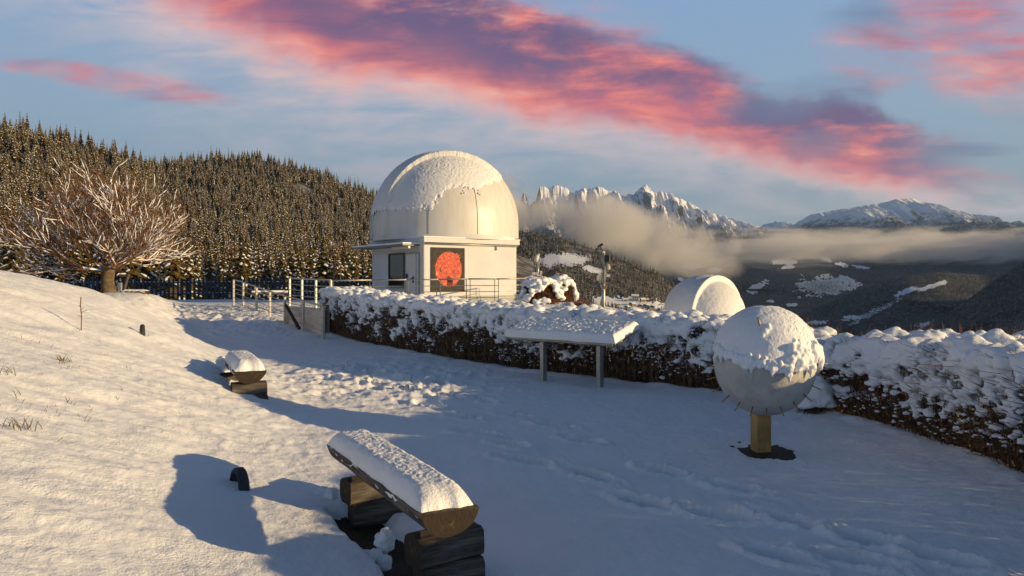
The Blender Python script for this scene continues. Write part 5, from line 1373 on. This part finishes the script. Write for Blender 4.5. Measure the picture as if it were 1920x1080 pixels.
# flowerless snow mound on the terrace, low dark trough at the wall
# ------------------------------------------------------------------ bare tree with snow on its boughs
def bare_tree():
    d = 26.0; c = P(203, 552, d); g = Gz(c.x, c.y); rs = random.Random(21)
    t = empty('bare_tree', (c.x, c.y, g), 0, 'wide bare tree with snow lining its boughs at the top of the slope', 'tree')
    segs = {1: [], 2: [], 3: [], 4: [], 5: [], 6: []}
    def grow(p, dr, L, r_, lv):
        n = 5; pts = [p.copy()]; rad = [r_]; cur = p.copy(); dd = dr.copy()
        for i in range(n - 1):
            dd = (dd + Vector((rs.gauss(0, .15), rs.gauss(0, .15), rs.gauss(0, .13) + (.07 if lv > 1 else 0)))).normalized()
            cur = cur + dd * (L / (n - 1)); pts.append(cur.copy()); rad.append(r_ * (1 - .55 * (i + 1) / (n - 1)))
        segs[lv].append((pts, rad))
        if lv >= 6: return
        kids = {1: 6, 2: 7, 3: 6, 4: 5, 5: 2}[lv]
        for k_ in range(kids):
            f = rs.uniform(.3, 1.0) if k_ else 1.0; i = min(int(f * (n - 1)), n - 2); q = pts[i].lerp(pts[i + 1], f * (n - 1) - i) if f < 1 else pts[-1]
            ax = Vector((rs.gauss(0, 1), rs.gauss(0, 1), rs.gauss(0, 1))).cross(dd).normalized(); ang = rs.uniform(.25, .62)
            nd = (Matrix.Rotation(ang, 3, ax) @ dd); nd.z += .10; nd.normalize()
            grow(q, nd, L * rs.uniform(.55, .85), max(r_ * .48, .005), lv + 1)
    trunk = [Vector((.05, 0, -.3)), Vector((0, 0, .15)), Vector((-.03, 0, .45)), Vector((.02, 0, .75)), Vector((-.05, .02, 1.0))]
    V1, Q1 = tubes(np.array([[p[:] for p in trunk]]), np.array([[.30, .24, .21, .20, .22]]), 14)
    bk = simple('grey_brown_bark', (.12, .085, .05), .95, 0, .4, 7, .8, 30)
    link('trunk', mesh_np('trunk', V1, Q1, [bk], None, True), t)
    top = trunk[-1]
    n_l = 11
    for k_ in range(n_l):
        a = k_ / n_l * 6.283 + rs.uniform(-.2, .2); elv = rs.choice((.10, .2, .36, .62))
        dr = Vector((math.cos(a) * math.cos(elv) * 1.1, math.sin(a) * math.cos(elv), math.sin(elv))).normalized()
        grow(top - Vector((0, 0, rs.uniform(0, .35))), dr, rs.uniform(1.3, 1.68), .062, 2)
    Vs, Qs, off = [], [], 0; Sv, Sq, so_ = [], [], 0; out_b = {}
    rn = np.random.default_rng(3)
    for lv in (2, 3, 4, 5, 6):
        Pn = np.array([[p[:] for p in s_[0]] for s_ in segs[lv]]); Rn = np.array([s_[1] for s_ in segs[lv]])
        Rn = np.maximum(Rn, .005 if lv >= 4 else .008)
        v, q = tubes(Pn, Rn, 6 if lv < 4 else 3); Vs.append(v); Qs.append(q + off); off += len(v)
        # snow lies on flatter boughs; interpolate runs and drop some
        D = Pn[:, -1] - Pn[:, 0]; slope = np.abs(D[:, 2]) / np.linalg.norm(D, axis=1)
        ok = rn.random(len(Pn)) < np.clip({2: 1.0, 3: .85, 4: .7, 5: .55, 6: .22}[lv] * (1.25 - slope), 0, 1)
        Ps = Pn[ok].copy(); rr = Rn[ok]; k_ = np.linspace(0, 1, 5)
        th_ = np.maximum(rr * .6, .0095) * (.4 + 1.5 * rn.random(rr.shape)); th_[:, 0] *= .3; th_[:, -1] *= .3
        Ps[:, :, 2] += rr * .75 + th_ * .35
        v, q = tubes(Ps, th_, 5); Sv.append(v); Sq.append(q + so_); so_ += len(v)
    bm_ = simple('red_brown_boughs', (.19, .095, .045), .9, 0, .4, 3)
    o = link('branches', mesh_np('branches', np.concatenate(Vs), np.concatenate(Qs), [bm_], None, True), t); o['kind'] = 'stuff'
    o = link('snow_lining', mesh_np('snow_lining', np.concatenate(Sv), np.concatenate(Sq), [SNOW], None, True), t); o['kind'] = 'stuff'
bare_tree()

# ------------------------------------------------------------------ weather mast
def weather_mast():
    d = 18.0; c = P(1131, 590, d); g = c.z - .5; s_ = d / F
    t = empty('weather_mast', (c.x, c.y, g), 0, 'slim weather mast with instrument boxes and a wind vane behind the info board', 'weather station')
    def q(px, py, dy=0): p = P(px, py, d); return Vector((p.x - c.x, dy, p.z - g))
    b = B(); b.cyl((0, 0, 0), q(1131.5, 500), .05, .045, 12); b.cyl(q(1131.5, 500), q(1132, 472), .03, .03, 10); b.build('pole', GALV, t, True)
    b = B(); b.cyl(q(1132, 476), q(1127, 464), .012, n=6); b.cyl(q(1127, 464), q(1122, 462), .012, n=6); b.build('arm', RUBBER, t)
    v = B(); v.cyl(q(1120, 462), q(1129, 458), .014, .03, 8); v.box(q(1127, 459.5), (.10, .012, .06), ry=-.5); v.box(q(1122, 464.5), (.03, .03, .06)); v.build('wind_vane', RUBBER, t)
    b = B()
    for a in (0, 2.1, 4.2): b.cyl(q(1121, 467), q(1121, 467) + Vector((math.cos(a) * .06, math.sin(a) * .06, 0)), .006, n=5); bmesh.ops.create_icosphere(b.b, subdivisions=1, radius=.022, matrix=Matrix.Translation(q(1121, 467) + Vector((math.cos(a) * .06, math.sin(a) * .06, 0))))
    b.build('anemometer', RUBBER, t)
    b = B(); b.box(q(1132, 473), (.06, .06, .05), bev=.01); b.build('snow_cap', SNOW, t)
    b = B(); b.box(q(1139, 485, .02), (.14, .10, .17), bev=.008); bx = b.build('sensor_box', simple('dark_box', (.05, .045, .04), .6), t)
    b = B(); b.box(q(1142.5, 485, -.01), (.012, .14, .18)); b.build('box_door', GALV, bx)
    b = B(); b.box(q(1147, 495, -.02), (.10, .08, .012), ry=.5); b.build('bracket', BRASS, t)
    for i in range(6):
        p = q(1140, 496 + i * 1.7); b = B(); b.cyl(p - Vector((0, 0, .008)), p + Vector((0, 0, .006)), .062, .052, 14); b.build('shield_plate', simple('shield_white', (.6, .58, .52), .5) if i == 0 else bpy.data.materials['shield_white'], t, True)
    b = B(); b.box(q(1140, 517), (.085, .05, .06), bev=.005); b.build('junction_box', bpy.data.materials['shield_white'], t)
    b = B(); b.box(q(1122, 521, -.03), (.09, .06, .13), bev=.006); b.build('control_box', simple('pale_grey_box', (.42, .42, .40), .5), t)
    b = B(); b.box(q(1133.5, 539, -.02), (.09, .06, .07), bev=.006); b.build('clamp_box', BRASS, t)
    for (x0, y0, x1, y1, x2, y2) in ((1128, 510, 1124, 530, 1130, 545), (1134, 500, 1136, 515, 1133, 532), (1127, 527, 1122, 536, 1129, 532), (1130, 505, 1127, 516, 1130, 528)):
        b = B(); pts = [q(x0, y0, -.05), q((x0 + x1) / 2, (y0 + y1) / 2, -.06), q(x1, y1, -.06), q(x2, y2, -.05)]; b.tube(pts, .008, 5); b.build('cable', RUBBER if x0 % 2 else GALV, t)
weather_mast()
def camera_post():
    d = 27.0; c = P(1007, 520, d)
    t = empty('instrument_post', (c.x, c.y, c.z), 0, 'white tilted instrument on a short post beside the observatory corner', 'instrument')
    def q(px, py, dy=0): p = P(px, py, d); return Vector((p.x - c.x, dy, p.z - c.z))
    wh = simple('instrument_white', (.6, .6, .58), .5)
    b = B(); b.cyl(q(1008, 522), q(1008, 496), .06, n=12); b.build('post', GALV, t, True)
    b = B(); b.cyl(q(1004.5, 491), q(1008, 478), .075, .075, 16); o = b.build('tube', wh, t, True)
    b = B(); b.cyl(q(1008, 478), q(1008.6, 475.5), .085, .085, 16); b.build('hood', GALV, o, True)
    b = B(); b.box(q(1009, 494), (.10, .1, .12), bev=.01); b.build('mount', GALV, t)
    b = B(); b.box(q(1003, 514), (.22, .2, .14), bev=.01); b.build('control_box', wh, t)
    b = B(); b.box(q(1014, 513), (.08, .12, .20), bev=.01); b.build('battery_box', wh, t)
camera_post()

# ------------------------------------------------------------------ village and chalet
def house(px, py, L, Wd, H, rz, label, at, ridge_f, foot_f, group, walls=(.42, .33, .22), lift=0):
    T = np.array([(foot_f(np.array([px]))[0] - py) / (foot_f(np.array([px]))[0] - ridge_f(np.array([px]))[0])])
    p = at(np.array([float(px)]), T)[0]
    t = empty('village_house', (p[0], p[1], p[2] + lift), rz, label, 'house', group)
    wm = simple('plaster_wall', walls, .9); bw = simple('timber_wall', (.13, .075, .035), .9)
    b = B(); b.box((0, 0, H * .2), (L, Wd, H * 1.0)); b.build('wall', wm, t)
    b = B(); b.prism([(-L / 2, -Wd / 2 + .05), (L / 2, -Wd / 2 + .05), (L / 2, Wd / 2 - .05), (-L / 2, Wd / 2 - .05)], H * .7 - .02, H * 1.02); b.build('upper_storey', bw, t)
    e = .9; z0, z1 = H * .98, H * 1.42; b = B()
    for s_ in (-1, 1): 
        vs = [b.b.verts.new(v) for v in ((-L / 2 - e, s_ * (Wd / 2 + e), z0), (L / 2 + e, s_ * (Wd / 2 + e), z0), (L / 2 + e, 0, z1), (-L / 2 - e, 0, z1), (-L / 2 - e, s_ * (Wd / 2 + e), z0 - .4), (L / 2 + e, s_ * (Wd / 2 + e), z0 - .4), (L / 2 + e, 0, z1 - .4), (-L / 2 - e, 0, z1 - .4))]
        for f in ((0, 1, 2, 3), (4, 5, 6, 7), (0, 1, 5, 4), (1, 2, 6, 5), (3, 0, 4, 7)): b.b.faces.new([vs[i] for i in f])
    rf = b.build('roof', SNOW_F, t); b = B(); b.box((L * .2, Wd * .15, z1), (.8, .8, 1.6)); b.build('chimney', bw, rf)
    gm = simple('gable_timber', (.20, .12, .055), .9)
    for s_ in (-1, 1):
        b = B(); b.quad([(s_ * L / 2, -Wd / 2, z0 - .2), (s_ * L / 2, Wd / 2, z0 - .2), (s_ * L / 2, 0, z1 - .35)]); b.build('gable', gm, t)
    wd = simple('window_dark', (.03, .03, .035), .2)
    for k_ in range(3):
        for z_ in (H * .3, H * .58):
            b = B(); b.box((-L / 2 + L * (k_ + .7) / 3.4, -Wd / 2 - .03, z_), (1.1, .12, 1.3)); b.build('window', wd, t)
    return t
VL = [(1172, 566, 'grey-roofed village house highest on the left of the hamlet'), (1186, 574, 'ochre chalet in the middle of the hamlet below the wooded ridge'), (1191, 563, 'tall pale guesthouse at the top of the hamlet'), (1200, 579, 'timber-fronted chalet left of a matching pair in the hamlet'),
      (1205, 567, 'small white house beside the tall guesthouse'), (1212, 577, 'snow-roofed chalet in the centre right of the hamlet'), (1222, 581, 'timber-fronted chalet at the right of the matching pair'), (1158, 573, 'low barn with a snowy roof at the left of the hamlet'), (1240, 585, 'lone house at the right end of the hamlet'), (1176, 580, 'house lowest on the left of the hamlet')]
for i, (px, py, lb) in enumerate(VL):
    house(px, py, (9, 10, 12, 9, 9, 9, 10, 9, 10, 8)[i] * .75, (8, 8, 8, 9, 7, 9, 9, 6, 8, 7)[i] * .75, (5, 5, 8, 6, 6, 5, 6, 3.5, 5.5, 5)[i] * .8, (.1, .7, -.1, 1.4, .4, .9, 1.5, .2, .5, .9)[i], lb, mid_at, mr, const(680.), 'houses of the hamlet below the wooded ridge', walls=((.5, .45, .36), (.5, .36, .12), (.55, .5, .42))[i % 3])
house(1584, 607, 22, 14, 8, .2, 'lone farmhouse with a snowy roof on the meadow in the shaded valley', v2_at, v2r, const(720.), None, (.16, .13, .11), 1)
